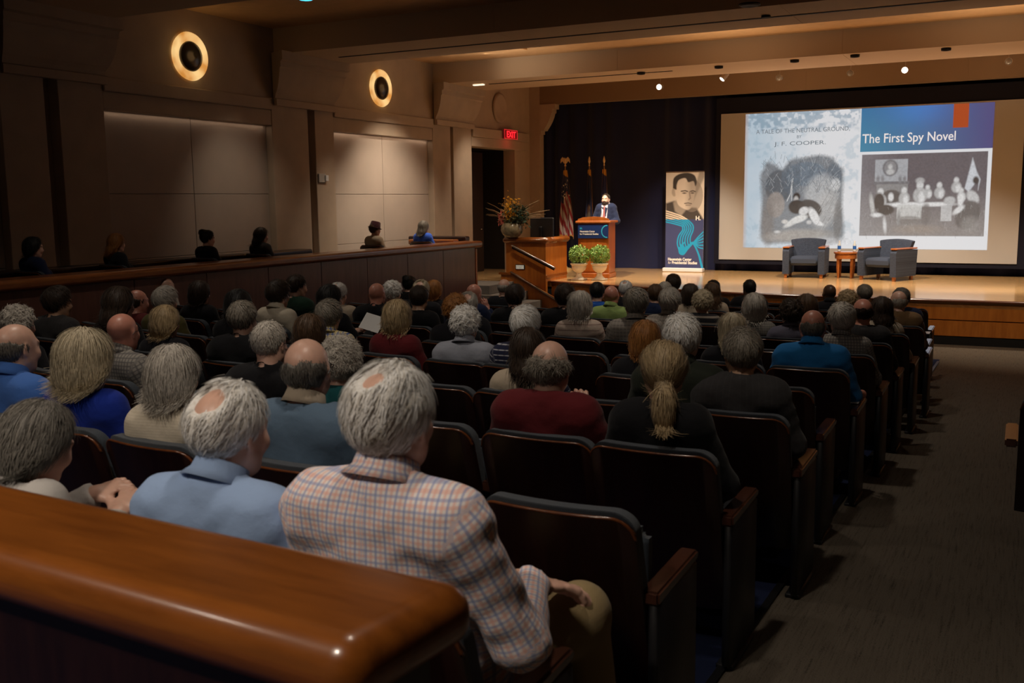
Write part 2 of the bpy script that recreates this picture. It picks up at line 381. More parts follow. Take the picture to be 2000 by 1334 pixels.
poly = [(x, y) for x, y in LIP] + [(XR, 24.4), (XL - .2, 24.4), (XL - .2, 18.4), (-8.63, 18.4)][:]
poly = [(x, y) for x, y in LIP] + [(XR, 24.4), (XL - 1.1, 24.4), (XL - 1.1, 18.4), (-9.3, 18.4), (-9.3, 18.72)]
s_ = MB().prism(poly, lambda a, b, t: (a, b, t), .60, .72)
struct(s_.build('floor_stage', M_stage))
nose = [(-.05, 0), (.02, 0), (.035, -.012), (.035, -.035), (.0, -.05), (-.05, -.05)]
M_nose = wood('stage_nosing_dark_cherry', (.09, .03, .015), (.15, .05, .025), .3, (3, 3, 3), .4, 3)
stf = struct(MB().sweep(lippath(.724), nose).build('trim_8', M_nose, smooth=40))
sw = struct(MB().sweep(lippath(0), [(-.06, 0), (-.03, 0), (-.03, .67), (-.06, .67)]).build('wall_stage_front', M_dark))
L0 = lippath(0)
for i in range(0, len(L0) - 1, 6):
    seg = L0[i:i + 7]
    if len(seg) < 2: continue
    MB().sweep(seg, [(-.03, .40), (0, .405), (0, .665), (-.03, .67)]).build('fascia_board', M_orange, sw)
    MB().sweep(seg, [(-.03, .14), (.02, .145), (.02, .385), (-.03, .39)]).build('fascia_board', M_orange, sw)
struct(MB().sweep(lippath(0), [(-.03, 0), (.012, 0), (.012, .13), (-.03, .13)]).build('baseboard_stage', M_black))
# curtain with folds
cx = np.linspace(-10.95, XR, 1300)
ph = np.cumsum(1 + .35 * np.sin(cx * 1.7) + .25 * np.sin(cx * 4.1 + 1)) * .145
cy = 22.86 + .055 * np.sin(ph) + .02 * np.sin(ph * .37 + 2)
zs = [.722, 1.6, 2.8, 4.0, 5.1]
vs = []; fs = []
for j, z in enumerate(zs):
    k = 1 - .25 * j / 4
    for x, y in zip(cx, cy): vs.append((x, 22.86 + (y - 22.86) * k, z))
n_ = len(cx)
for j in range(len(zs) - 1):
    for i in range(n_ - 1): fs.append((j * n_ + i, j * n_ + i + 1, (j + 1) * n_ + i + 1, (j + 1) * n_ + i))
o = MB().add(vs, fs).build('stage_curtain', M_curtain, smooth=True)
tag(o, 'dark navy pleated curtain hanging behind the whole stage', 'curtain')

# ------------------------------------------------------------------ painting flat prints into the vertex colours of a grid
class Canvas:
    def __init__(s, w, h, aspect):
        s.w, s.h = w, h; s.X, s.Y = np.meshgrid((np.arange(w) + .5) / w * aspect, (np.arange(h) + .5) / h)
        s.c = np.zeros((h, w, 3)); s.a = aspect
    def noise(s, n, seed, oct=3):
        r = np.random.default_rng(seed); out = np.zeros((s.h, s.w)); amp = 1
        for o in range(oct):
            nx, ny = int(n * s.a) + 2, n + 2; g = r.random((ny, nx))
            u = s.X / s.a * (nx - 1.001); v = s.Y * (ny - 1.001); i = u.astype(int); j = v.astype(int); fu = u - i; fv = v - j
            fu = fu * fu * (3 - 2 * fu); fv = fv * fv * (3 - 2 * fv)
            out += amp * (g[j, i] * (1 - fu) * (1 - fv) + g[j, i + 1] * fu * (1 - fv) + g[j + 1, i] * (1 - fu) * fv + g[j + 1, i + 1] * fu * fv)
            amp *= .5; n *= 2
        return out / (2 - 2 * .5 ** oct)
    def put(s, mask, col):
        m = np.clip(mask, 0, 1)[..., None]; s.c = s.c * (1 - m) + np.asarray(col) * m
    def rect(s, x0, y0, x1, y1, col, e=.003, a=1):
        m = np.clip((s.X - x0) / e + .5, 0, 1) * np.clip((x1 - s.X) / e + .5, 0, 1) * np.clip((s.Y - y0) / e + .5, 0, 1) * np.clip((y1 - s.Y) / e + .5, 0, 1); s.put(m * a, col)
    def ell(s, x, y, rx, ry, col, e=.006, a=1, rot=0):
        c, q = math.cos(rot), math.sin(rot); dx = s.X - x; dy = s.Y - y
        d = np.sqrt(((dx * c + dy * q) / rx) ** 2 + ((-dx * q + dy * c) / ry) ** 2); s.put(np.clip((1 - d) * min(rx, ry) / e + .5, 0, 1) * a, col)
    def line(s, pts, w, col, e=.002, a=1):
        d = np.full(s.X.shape, 9.)
        for (x0, y0), (x1, y1) in zip(pts[:-1], pts[1:]):
            dx, dy = x1 - x0, y1 - y0; t = np.clip(((s.X - x0) * dx + (s.Y - y0) * dy) / (dx * dx + dy * dy + 1e-9), 0, 1)
            d = np.minimum(d, np.hypot(s.X - x0 - t * dx, s.Y - y0 - t * dy))
        s.put(np.clip((w - d) / e + .5, 0, 1) * a, col)
    def poly(s, pts, col, e=.003, a=1):
        ins = np.zeros(s.X.shape, bool); d = np.full(s.X.shape, 9.); n = len(pts)
        for i in range(n):
            x0, y0 = pts[i]; x1, y1 = pts[(i + 1) % n]
            c = ((y0 > s.Y) != (y1 > s.Y)) & (s.X < (x1 - x0) * (s.Y - y0) / (y1 - y0 + 1e-12) + x0); ins ^= c
            dx, dy = x1 - x0, y1 - y0; t = np.clip(((s.X - x0) * dx + (s.Y - y0) * dy) / (dx * dx + dy * dy + 1e-9), 0, 1)
            d = np.minimum(d, np.hypot(s.X - x0 - t * dx, s.Y - y0 - t * dy))
        s.put(np.clip(np.where(ins, d, -d) / e + .5, 0, 1) * a, col)
def spline(pts, n=12):
    P = [np.array(p, float) for p in pts]; P = [2 * P[0] - P[1]] + P + [2 * P[-1] - P[-2]]; out = []
    for i in range(1, len(P) - 2):
        for k in range(n):
            t = k / n; a, b, c, d = P[i - 1:i + 3]
            out.append(tuple(.5 * (2 * b + (c - a) * t + (2 * a - 5 * b + 4 * c - d) * t * t + (3 * b - a - 3 * c + d) * t ** 3)))
    out.append(tuple(P[-2])); return out
def printed(name, cv, fn, m, parent):
    """grid of cv.w x cv.h faces, fn(u, v) -> xyz arrays (v down), face colours from the canvas"""
    w, h = cv.w, cv.h; U, V = np.meshgrid(np.linspace(0, 1, w + 1), np.linspace(0, 1, h + 1))
    P = np.stack(fn(U, V), -1).reshape(-1, 3)
    i, j = np.meshgrid(np.arange(w), np.arange(h)); a = (j * (w + 1) + i).ravel()
    F = np.stack([a, a + w + 1, a + w + 2, a + 1], -1)
    me = mesh_np(name, P, F); at = me.color_attributes.new('print', 'FLOAT_COLOR', 'CORNER')
    c = np.concatenate([np.repeat(cv.c.reshape(-1, 3), 4, 0), np.ones((w * h * 4, 1))], 1); at.data.foreach_set('color', c.ravel().astype(np.float32))
    return mk(name, me, m, parent)
def mesh_np(name, P, F):
    me = bpy.data.meshes.new(name); n = len(P); q = F.shape[1]
    me.vertices.add(n); me.vertices.foreach_set('co', np.asarray(P, np.float32).ravel())
    me.loops.add(F.size); me.loops.foreach_set('vertex_index', np.asarray(F, np.int32).ravel())
    me.polygons.add(len(F)); me.polygons.foreach_set('loop_start', np.arange(0, F.size, q, dtype=np.int32))
    me.update(calc_edges=True); me.validate(); return me
def print_mat(name, emit=0, rough=.6):
    m, nt, b = nodes(name); a = N(nt, 'ShaderNodeAttribute', attribute_name='print'); L = nt.links.new
    if emit:
        b.inputs['Base Color'].default_value = (.07, .07, .07, 1); b.inputs['Specular IOR Level'].default_value = .1; L(a.outputs['Color'], b.inputs['Emission Color']); b.inputs['Emission Strength'].default_value = emit
    else: L(a.outputs['Color'], b.inputs['Base Color'])
    b.inputs['Roughness'].default_value = rough; return m
def text(name, body, size, m, parent, M, extrude=.001, align='LEFT', shear=0, bold=0, width=None):
    cu = bpy.data.curves.new(name, 'FONT'); cu.body = body; cu.size = size; cu.extrude = extrude; cu.align_x = align; cu.shear = shear; cu.offset = bold; cu.resolution_u = 3
    o = bpy.data.objects.new(name, cu); COL.objects.link(o); bpy.context.view_layer.update()
    me = bpy.data.meshes.new_from_object(o.evaluated_get(bpy.context.evaluated_depsgraph_get())); bpy.data.objects.remove(o)
    if width:
        co = np.zeros(len(me.vertices) * 3, np.float32); me.vertices.foreach_get('co', co); co = co.reshape(-1, 3)
        co[:, 0] *= width / max(1e-6, co[:, 0].max() - co[:, 0].min()); me.vertices.foreach_set('co', co.ravel())
    me.name = name; me.transform(M); return mk(name, me, m, parent)

# ------------------------------------------------------------------ projection screen
SX0, SX1, SZ0, SZ1, SY = -6.17, -.06, .99, 4.25, 22.55
scr = thing('projection_screen', 'large projection screen showing a spy novel slide above the stage', 'screen', ((SX0 + SX1) / 2, SY, SZ0))
def loc(x, y, z): return (x - (SX0 + SX1) / 2, y - SY, z - SZ0)
lx = loc(SX0, 0, 0)[0]
MB().box(lx - .12, -lx + .25, .03, .06, -.1, SZ1 - SZ0 + .35).build('screen_border', mat('black_velvet_border', (.0015, .002, .012), .95), scr)
MB().box(lx, -lx, 0, .028, 0, SZ1 - SZ0).build('screen_cloth', mat('matte_screen_cloth', (.42, .405, .39), .9), scr)
# where the corners of the projected slide fall on the cloth
SLX0, SLX1 = aty(1455, 300, SY)[0], aty(1938, 300, SY)[0]
SLZ1, SLZ0 = 4.22, aty(1700, 486, SY)[2]
A = (SLX1 - SLX0) / (SLZ1 - SLZ0)
def sl(px, py):
    p = aty(px, py, SY); return ((p[0] - SLX0) / (SLX1 - SLX0) * A, (SLZ1 - p[2]) / (SLZ1 - SLZ0))
cv = Canvas(620, int(620 / A), A)
n1, n2, n3 = cv.noise(6, 1, 4), cv.noise(40, 2, 2), cv.noise(110, 3, 1)
cv.c[:] = (.60, .61, .63)
xm = sl(1680, 300)[0]; yb = sl(1800, 293)[1]
left = np.clip((xm - cv.X) * 60, 0, 1)
cv.put(left * np.clip(1.1 - cv.X / xm * 1.6 + (n1 - .5) * .6, 0, 1) * .85, (.34, .44, .52))
cv.put(left * np.clip((n1 * n2 - .30) * 6, 0, 1) * .35, (.22, .34, .42))
top = np.clip(.16 - cv.Y, 0, .16) / .16
cv.put(left * np.clip(top * 2.2 * (n2 * 1.2 + n1 * .6 - .70) * 3, 0, 1) * .6, (.14, .23, .31))
cv.put(np.clip(1 - cv.X / .03, 0, 1) * .6, (.40, .27, .22))
# engraving on the left page
E = [sl(*p) for p in ((1492, 330), (1498, 318), (1515, 322), (1528, 330), (1545, 312), (1570, 308), (1600, 303), (1625, 308), (1638, 325), (1647, 335), (1645, 400), (1646, 465), (1600, 478), (1540, 474), (1488, 470), (1488, 400), (1485, 345))]
blot = spline(E + [E[0]], 5)
tmp = cv.c.copy(); cv.poly(blot, (.16, .18, .20), e=.03)
def egr(x, y, rx, ry, c, a=1, rot=0, e=.012):
    u, v = sl(x, y); k = (SLZ1 - SLZ0) / 1.0; s_ = 1 / (sl(1700, 400)[1] - sl(1700, 399)[1]); cv.ell(u, v, rx / s_, ry / s_, c, e, a, rot)
egr(1520, 365, 26, 34, (.07, .085, .10), .85); egr(1575, 340, 40, 24, (.11, .15, .19), .8); egr(1628, 345, 16, 26, (.09, .12, .15), .7)
egr(1545, 350, 20, 30, (.09, .12, .15), .6); egr(1600, 372, 26, 34, (.38, .39, .40), .8, .5, .04); egr(1632, 360, 9, 12, (.48, .49, .50), .9)
egr(1612, 410, 22, 40, (.36, .36, .36), .7, .3, .04); egr(1515, 400, 18, 26, (.27, .24, .22), .8); egr(1500, 430, 12, 50, (.14, .13, .125), .7, 0, .03)
egr(1560, 460, 66, 12, (.30, .28, .26), .8, -.05, .03); egr(1620, 470, 30, 7, (.45, .45, .46), .7, 0, .03); egr(1636, 430, 8, 40, (.12, .12, .12), .6)
egr(1556, 384, 7, 8, (.02, .02, .022)); egr(1555, 390, 4.5, 7, (.42, .41, .40)); egr(1556, 404, 16, 14, (.03, .03, .032)); egr(1582, 408, 24, 18, (.04, .04, .042), .95, .4)
egr(1570, 412, 10, 8, (.52, .52, .52), 1, -.5); egr(1590, 422, 8, 19, (.58, .58, .58), 1, -.5); egr(1560, 428, 18, 7, (.56, .56, .55), 1, -.35); egr(1545, 436, 16, 5, (.5, .5, .49), 1, -.5)
egr(1600, 436, 9, 4, (.6, .6, .6), 1, .4); egr(1533, 433, 6, 4, (.52, .5, .48)); egr(1518, 453, 5, 2.5, (.5, .5, .5)); egr(1580, 434, 5, 4, (.45, .45, .45))
cv.line([sl(1537, 393), sl(1544, 378), sl(1547, 350)], .0022, (.55, .55, .55)); cv.line([sl(1546, 392), sl(1547, 365), sl(1549, 348)], .002, (.5, .5, .5))
rs = np.random.default_rng(4)
for i in range(230):
    x0, y0 = rs.uniform(1490, 1640), rs.uniform(310, 380); a = rs.uniform(-.9, .9)
    L_ = rs.uniform(6, 18); p, q = sl(x0, y0), sl(x0 + math.sin(a) * L_, y0 - math.cos(a) * L_); cv.line([p, q], .0016, (.07, .09, .11) if i % 3 else (.36, .38, .40), a=.6)
for i in range(60):
    x0, y0 = rs.uniform(1595, 1640), rs.uniform(360, 450); L_ = rs.uniform(6, 14); cv.line([sl(x0, y0), sl(x0 + L_ * .6, y0 - L_)], .0016, (.12, .12, .12) if i % 2 else (.45, .45, .44), a=.5)
inside = np.abs(cv.c - tmp).sum(-1) > .02
cv.c[inside] *= (.88 + .26 * n3[inside] + .1 * (n2[inside] - .5))[:, None]
# blue title band on the right
g = np.clip((cv.X - xm) / (A - xm), 0, 1)[..., None]; gy = np.clip(cv.Y / yb, 0, 1)[..., None]
band = (1 - g) * np.array((.025, .14, .29)) + g * np.array((.065, .06, .17))
band = band + np.exp(-((g - .45) ** 2 * 18 + (gy) ** 2 * 5)) * np.array((-.0, .05, .18)) + (1 - g) * gy * np.array((.02, .06, .02))
mk_ = ((cv.X > xm) & (cv.Y < yb))[..., None]; cv.c = np.where(mk_, band, cv.c)
ox0, ox1 = sl(1862, 230)[0], sl(1892, 230)[0]
cv.rect(ox0, -.1, ox1, sl(1877, 249)[1], (.33, .050, .012))
# parlour engraving on the right
bx0, by0 = sl(1684, 303); bx1, _ = sl(1930, 300); by1 = sl(1800, 461)[1]; by0 = sl(1800, 299)[1]
cv.rect(bx0, by0, bx1, by1, (.105, .095, .105))
inb = ((cv.X > bx0) & (cv.X < bx1) & (cv.Y > by0) & (cv.Y < by1))
tmp = cv.c.copy()
fade = np.clip((cv.Y - by0) / (by1 - by0), 0, 1); cv.put(inb * np.clip(fade * 1.5 - .6, 0, 1) * .75, (.25, .235, .225)); cv.put(inb * np.clip(1 - (cv.X - bx0) / .25, 0, 1) * .25, (.3, .3, .32))
r_ = lambda x0, y0, x1, y1, c, a=1: cv.rect(*sl(x0, y0), *sl(x1, y1), c, .006, a)
r_(1710, 312, 1772, 355, (.30, .31, .33)); r_(1706, 355, 1776, 359, (.13, .13, .14)); r_(1712, 360, 1772, 395, (.22, .22, .22), .8)
egr(1739, 328, 14, 16, (.12, .12, .13)); egr(1739, 328, 11, 13, (.20, .20, .21)); egr(1739, 326, 4, 5, (.42, .42, .42)); egr(1739, 336, 7, 5, (.40, .40, .40))
egr(1741, 384, 18, 13, (.08, .075, .075))
for x in (1715, 1724, 1758, 1767): egr(x, 350, 3, 6, (.18, .18, .19))
w1 = (.56, .56, .56); dk = (.05, .045, .045)
egr(1775, 400, 42, 5, w1); r_(1752, 400, 1800, 428, (.45, .45, .44), .9); egr(1830, 399, 30, 4, w1); r_(1838, 402, 1858, 432, (.45, .45, .45), .8); egr(1775, 430, 25, 8, (.15, .14, .135), .7)
for x, y, s_ in ((1720, 375, 1), (1766, 372, .9), (1797, 362, 1.15), (1835, 362, .85), (1868, 352, .8), (1812, 366, .7), (1878, 372, .7)):
    egr(x, y, 5.5 * s_, 7 * s_, (.50, .50, .50)); egr(x, y + 17 * s_, 11 * s_, 13 * s_, (.38, .38, .38), .9); egr(x + 3, y + 20 * s_, 5 * s_, 9 * s_, w1, .9)
egr(1797, 353, 8, 6, (.38, .38, .38), .8); egr(1717, 395, 10, 18, dk); egr(1730, 410, 15, 10, dk); egr(1703, 400, 4, 20, (.42, .42, .41), .9, -.15); egr(1712, 420, 10, 4, w1); egr(1728, 440, 3, 14, w1, .9, -.1)
egr(1740, 385, 5, 8, w1); egr(1755, 428, 3, 13, (.2, .2, .2)); egr(1808, 420, 9, 22, (.13, .12, .12), .8)
cv.poly([sl(*p) for p in ((1900, 308), (1884, 368), (1892, 375), (1903, 360), (1912, 350), (1910, 372), (1915, 350), (1908, 335))], (.45, .47, .50), .01)
egr(1906, 352, 5, 7, dk); egr(1900, 385, 9, 14, (.46, .46, .46), .9, -.6); egr(1890, 420, 20, 28, (.10, .095, .095), .95, .4); egr(1872, 410, 12, 5, w1, 1, -.7); egr(1876, 390, 5, 14, w1); egr(1855, 392, 10, 8, (.38, .38, .38))
egr(1895, 440, 16, 16, (.24, .23, .22), .6, 0, .04); egr(1792, 448, 40, 8, (.24, .20, .17), .6, 0, .03)
for i in range(70):
    x0, y0 = rs.uniform(1690, 1925), rs.uniform(400, 458); cv.line([sl(x0, y0), sl(x0 + rs.uniform(-3, 3), y0 + rs.uniform(4, 12))], .0016, (.08, .08, .08) if i % 2 else (.4, .4, .39), a=.35)
cv.c[inb] *= (.90 + .22 * n3[inb])[:, None]
M_slide = print_mat('projected_slide_light', emit=1.08, rough=.9)
wS, hS = SLX1 - SLX0, SLZ1 - SLZ0; ox, oz = SLX0 - (SX0 + SX1) / 2, SLZ0 - SZ0
printed('slide_picture', cv, lambda U, V: (ox + U * wS, U * 0 - .004, oz + (1 - V) * hS), M_slide, scr)
def mz(x, z, y): return Matrix.Translation((x - (SX0 + SX1) / 2, y - SY, z - SZ0)) @ Matrix.Rotation(math.pi / 2, 4, 'X')
M_txt = mat('slide_text_light', (.75, .80, .86), .9, emit=.75)
M_txt2 = mat('slide_ink', (.16, .23, .30), .9, emit=.55)
p = aty(1684, 279, SY); q = aty(1866, 276, SY)
text('slide_title', 'The First Spy Novel', .27, M_txt, scr, mz(p[0], p[2] - .01, SY - .008), bold=.002, width=q[0] - p[0])
p = aty(1477, 262, SY); q = aty(1660, 255, SY)
text('slide_caption', 'A TALE OF THE NEUTRAL GROUND,', .13, M_txt2, scr, mz(p[0], p[2], SY - .008), width=q[0] - p[0])
p = aty(1556, 270, SY); text('slide_caption', 'BY', .09, M_txt2, scr, mz(p[0], p[2], SY - .008))
p = aty(1513, 285, SY); q = aty(1614, 284, SY)
text('slide_caption', 'J. F. COOPER.', .12, M_txt2, scr, mz(p[0], p[2], SY - .008), width=q[0] - p[0])
# the projector's spill: the slide lights the room in front of it
light('projected_light', 'AREA', ((SLX0 + SLX1) / 2, SY - .1, 2.7), 9, (.75, .85, 1), ((SLX0 + SLX1) / 2, 0, 1.6), 4.5, size_y=2.6)

# ------------------------------------------------------------------ roll-up banner
bx0, bx1, bz0, bz1, BY = -7.28, -6.39, .80, 2.96, 22.05
ban = thing('rollup_banner', 'tall roll-up banner with a black and white portrait above blue wave lines', 'banner', ((bx0 + bx1) / 2, BY, .722))
bw, bh = bx1 - bx0, bz1 - bz0; A = bw / bh
cv = Canvas(150, 364, A); S = 1 / 1200.0                         # drawing units: banner height = 1200
def P(x, y): return (x * S, y * S)
cvn = cv.noise(8, 9, 3)
cv.c[:] = (.62, .55, .47)
cv.put(np.clip((cv.Y * 1200 - 60) / 500, 0, 1) * .3, (.40, .35, .30))
cv.poly([P(430, 0), P(495, 0), P(495, 60), P(330, 420), P(300, 400)], (.10, .085, .07), .02, .6)
cv.poly([P(0, 380), P(110, 350), P(180, 420), P(400, 440), P(495, 590), P(495, 640), P(0, 640)], (.055, .045, .04), .02)
cv.poly([P(95, 370), P(150, 330), P(260, 470), P(200, 540), P(120, 480)], (.30, .26, .22), .02)
cv.ell(*P(110, 240), 35 * S, 55 * S, (.40, .34, .28), .01)
cv.poly(spline([P(*p) for p in ((110, 190), (140, 80), (250, 40), (350, 80), (385, 180), (370, 300), (345, 410), (300, 462), (235, 450), (150, 380), (110, 190))], 6), (.60, .52, .44), .012)
cv.put(np.clip((cv.X - .20) * 14, 0, 1) * (np.hypot((cv.X - .28) / .12, (cv.Y - .24) / .17) < 1) * .6, (.20, .165, .14))
cv.poly(spline([P(*p) for p in ((90, 190), (100, 70), (180, 15), (290, 5), (370, 40), (398, 120), (380, 170), (355, 110), (290, 120), (250, 70), (170, 90), (140, 150), (135, 210), (90, 190))], 6), (.035, .028, .024), .012)
cv.line([P(200, 232), P(250, 225), P(280, 235)], 7 * S, (.05, .04, .035), .008); cv.line([P(320, 235), P(350, 228), P(380, 238)], 7 * S, (.05, .04, .035), .008)
cv.ell(*P(240, 255), 26 * S, 9 * S, (.09, .07, .06), .008); cv.ell(*P(345, 255), 22 * S, 9 * S, (.07, .055, .05), .008)
cv.line([P(305, 240), P(318, 320), P(300, 335)], 8 * S, (.20, .165, .14), .012); cv.line([P(245, 385), P(290, 378), P(335, 388)], 6 * S, (.10, .08, .07), .006); cv.line([P(265, 405), P(320, 405)], 7 * S, (.22, .18, .15), .01)
cv.rect(0, 583 * S, A, 1.1, (.042, .052, .145), .003)
def fan(t): return t
base = lambda k: spline([P(*p) for p in ((-30, 545 + 34 * k), (110, 560 + 30 * k), (230, 600 + 30 * k), (330 - 30 * k, 650 + 22 * k), (345 - 32 * k, 740 + 8 * k), (330 - 31 * k, 820 + 5 * k), (322 - 29 * k, 850 + 12 * k), (330 - 30 * k + 8 * k, 892 + 16 * k))], 6)
blue = (.008, .30, .55); cream = (.72, .58, .44)
for k in range(6):
    L1 = [( -20, 470 + 28 * k), (100, 505 + 26 * k), (210, 545 + 24 * k), (300 - 16 * k, 600 + 14 * k), (355 - 26 * k, 655 + 12 * k), (358 - 30 * k, 720 + 4 * k), (330 - 32 * k, 790 + 2 * k), (322 - 33 * k, 840 + 10 * k), (330 - 30 * k, 900 + 14 * k), (338 - 22 * k, 890 + 24 * k)]
    cv.line(spline([P(x, y) for x, y in L1[:9]], 8), 8.5 * S, blue, .003)
    cv.line(spline([P(x, y) for x, y in L1[8:] + [(330 - 10 * k, 880 + 18 * k)]], 8), 8 * S, blue, .003) if False else None
for k in range(6):
    r1 = [(322 - 33 * k, 830 + 10 * k), (180 + 12 * k, 1000 - 12 * k) if False else (175 + 13 * k, 940 - 4 * k), (190 + 12 * k, 1010 - 12 * k), (240 - 2 * k, 1022 - 14 * k), (290 + 0 * k, 960 - 8 * k), (360, 880 - 2 * k), (430, 830 - 20 * k + 40), (510, 740 + 34 * k)]
    cv.line(spline([P(x, y) for x, y in r1[1:6] + [(430, 800 + 26 * k), (510, 720 + 46 * k)]], 8), 8 * S, blue, .003)
    cv.line(spline([P(x, y) for x, y in [(330, 880), (380 - 3 * k, 900 + 2 * k), (440 - 5 * k, 1020), (480 - 5 * k, 1150 + 8 * k), (500, 1230)]], 6), 7 * S, blue, .003) if k < 3 else None
    cv.line(spline([P(x, y) for x, y in [(322 - 25 * k, 835 + 12 * k), (205 + 5 * k, 890 + 8 * k), (175 + 13 * k, 940 - 4 * k)]], 6), 8 * S, blue, .003) if k > 2 else None
msk = (np.abs(cv.c - np.array(blue)).sum(-1) < .35) & (cv.Y < 583 * S)
cv.c[msk] = cream
cv.ell(*P(-200, -200), .01, .01, cream)
printed('banner_print', cv, lambda U, V: (-bw / 2 + U * bw, U * 0, bz0 - .722 + (1 - V) * bh), print_mat('banner_vinyl', rough=.5), ban)
MB().box(-bw / 2, bw / 2, .002, .006, bz0 - .722, bz1 - .722).build('banner_backing', M_white, ban)
MB().box(-bw / 2 - .005, bw / 2 + .005, -.012, .014, bz1 - .722, bz1 - .722 + .03, .004).build('top_bar', M_steel, ban)
MB().box(-bw / 2 - .04, bw / 2 + .01, -.10, .10, 0, .09, .015).build('banner_base', mat('silver_base', (.7, .7, .72), .35), ban)
MB().tube([(0, .03, .05), (0, .03, 2.2)], .01).build('support_pole', M_steel, ban)
M_wt = mat('white_print', (.85, .82, .78), .6)
def tm(x, z, y=-.006): return Matrix.Translation((x, y, z)) @ Matrix.Rotation(math.pi / 2, 4, 'X')
k = bh / 1200
text('banner_text', 'Hauenstein Center', .09, M_wt, ban, tm(-bw / 2 + 35 * k, bz0 - .722 + 98 * k), bold=.003, width=310 * k)
text('banner_text', 'for', .085, M_wt, ban, tm(-bw / 2 + 35 * k, bz0 - .722 + 55 * k), shear=.3, width=42 * k)
text('banner_text', 'Presidential Studies', .09, M_wt, ban, tm(-bw / 2 + 88 * k, bz0 - .722 + 55 * k), bold=.003, width=330 * k)
text('banner_text', 'H.', .13, M_wt, ban, tm(bw / 2 - 105 * k, bz0 - .722 + 608 * k), bold=.004)

# ------------------------------------------------------------------ lectern
LCX, LCY = -8.13, 19.95
lec = thing('lectern', 'tall orange-brown wooden lectern with a navy sign, between flags and urns', 'lectern', (LCX, LCY, .722), math.radians(6))
MB().box(-.36, .36, -.25, .30, 0, .10, .01).build('plinth', M_lectern, lec)
MB().box(-.34, .34, -.23, .28, .10, 1.16, .008).build('lectern_body', M_lectern, lec)
MB().box(-.29, .29, -.238, -.228, .14, .82, .004).build('front_panel', M_lectern, lec)
MB().box(-.39, .39, -.28, .33, 1.16, 1.21, .012).build('lectern_top', M_lectern, lec)
prof = [(-.35, 1.21), (-.33, 1.25), (-.22, 1.285), (.0, 1.30), (.22, 1.285), (.33, 1.25), (.35, 1.21)]
MB().prism(prof, lambda a, b, t: (a, t, b), -.26, -.20).build('lectern_crest', M_lectern, lec)
sg = MB().box(-.335, .335, -.262, -.245, .84, 1.13, .003).build('lectern_sign', mat('navy_sign', (.010, .03, .13), .4), lec)
M_cy = mat('cyan_print', (.02, .42, .65), .6)
text('sign_text', 'Hauenstein Center', .055, M_wt, sg, tm(-.29, .97, -.266), bold=.001, width=.33)
text('sign_text', 'for Presidential Studies', .055, M_wt, sg, tm(-.29, .915, -.266), bold=.001, width=.41)
text('sign_text', 'H.', .06, M_cy, sg, tm(-.29, 1.03, -.266), bold=.002)
d = MB()
for i in range(13):
    a = math.radians(90 + i * 15); d.box(.30 + .11 * math.cos(a) - .012, .30 + .11 * math.cos(a) + .012, -.267, -.262, .985 + .125 * math.sin(a) - .012, .985 + .125 * math.sin(a) + .012, .002)
d.build('sign_dots', M_cy, sg)
mic = MB().tube([(.12, .0, 1.21), (.11, .02, 1.33), (.07, .10, 1.45), (.05, .14, 1.47)], .006).lathe([(.0, -.03), (.012, -.025), (.014, 0), (.010, .03), (0, .035)], (.05, .15, 1.475), 8, Matrix.Rotation(-1.2, 4, 'X'))
tag(mic.build('microphone', M_black, None, True, loc=(LCX, LCY, .722)), 'thin black gooseneck microphone on top of the lectern', 'microphone')

# ------------------------------------------------------------------ desk block with cheek wall, hand rails and stairs
dz0 = .722
desk = thing('control_desk', 'orange maple parapet desk with thick cherry top left of the lectern', 'desk', (-9.1, 18.6, 0))
X0, X1, Y0, Y1 = -.42, .40, -.05, .95
MB().box(-.46, .45, -.12, -.03, .30, 1.50).box(.37, .45, -.03, .95, .72, 1.50).build('desk_body', M_orange, desk)
MB().box(-.52, .52, -.19, .14, 1.50, 1.62, .045).box(.33, .52, .05, 1.0, 1.50, 1.62, .045).build('desk_rail', M_rail, desk, 40)
MB().box(-.45, .34, .1, .9, 1.40, 1.435).build('desk_top', M_black, desk)
MB().box(-.24, -.02, -.135, -.118, .96, 1.06, .004).build('light_frame', M_black, desk)
lv = MB()
for i in range(5): lv.box(-.22, -.04, -.142, -.132, .972 + i * .016, .982 + i * .016)
lv.build('louvre', mat('step_light_glow', (.75, .72, .6), .5, emit=.35), desk)
MB().box(.36, .462, -.1, .96, .78, .86, .01).build('base_moulding', M_rail, desk)
# cheek wall and stage end below it
ck = MB()
pf = [(-9.62, 0), (-8.2, 0), (-8.2, .24), (-8.36, .33), (-9.38, .87), (-9.62, .87)]
ck.prism(pf, lambda a, b, t: (a, t, b), 18.36, 18.44)
chk = ck.build('stair_cheek', M_orange); tag(chk, 'low orange wooden cheek wall sloping down beside the stage stairs', 'stair wall')
cap = MB(); pth = [(-9.66, .885), (-9.37, .885), (-8.33, .335), (-8.14, .23)]
for (a, b), (c, d) in zip(pth[:-1], pth[1:]): cap.prism([(a, b - .03), (c, d - .03), (c, d + .012), (a, b + .012)], lambda p, q, t: (p, t, q), 18.33, 18.47)
cap.build('cap_rail', M_rail, chk)
MB().tube([(-9.37, 18.31, .92), (-8.33, 18.31, .37)], .018).build('metal_strip', M_steel, chk, True)
hr = thing('hand_rail', 'sloping steel hand rail fixed to the front of the maple desk', 'hand rail', (-9.35, 18.38, 1.45))
MB().tube([(-.03, 0, .01), (0, 0, 0), (.93, 0, -.43), (.95, .02, -.45)], .02, 10).build('rail_tube', M_steel, hr, True)
MB().box(-.02, .0, .0, .11, -.05, -.02).prism([(-.02, -.06), (.93, -.49), (.93, -.45), (-.02, -.02)], lambda a, b, t: (a, t, b), .0, .03).build('rail_bracket', M_seatwood, hr)
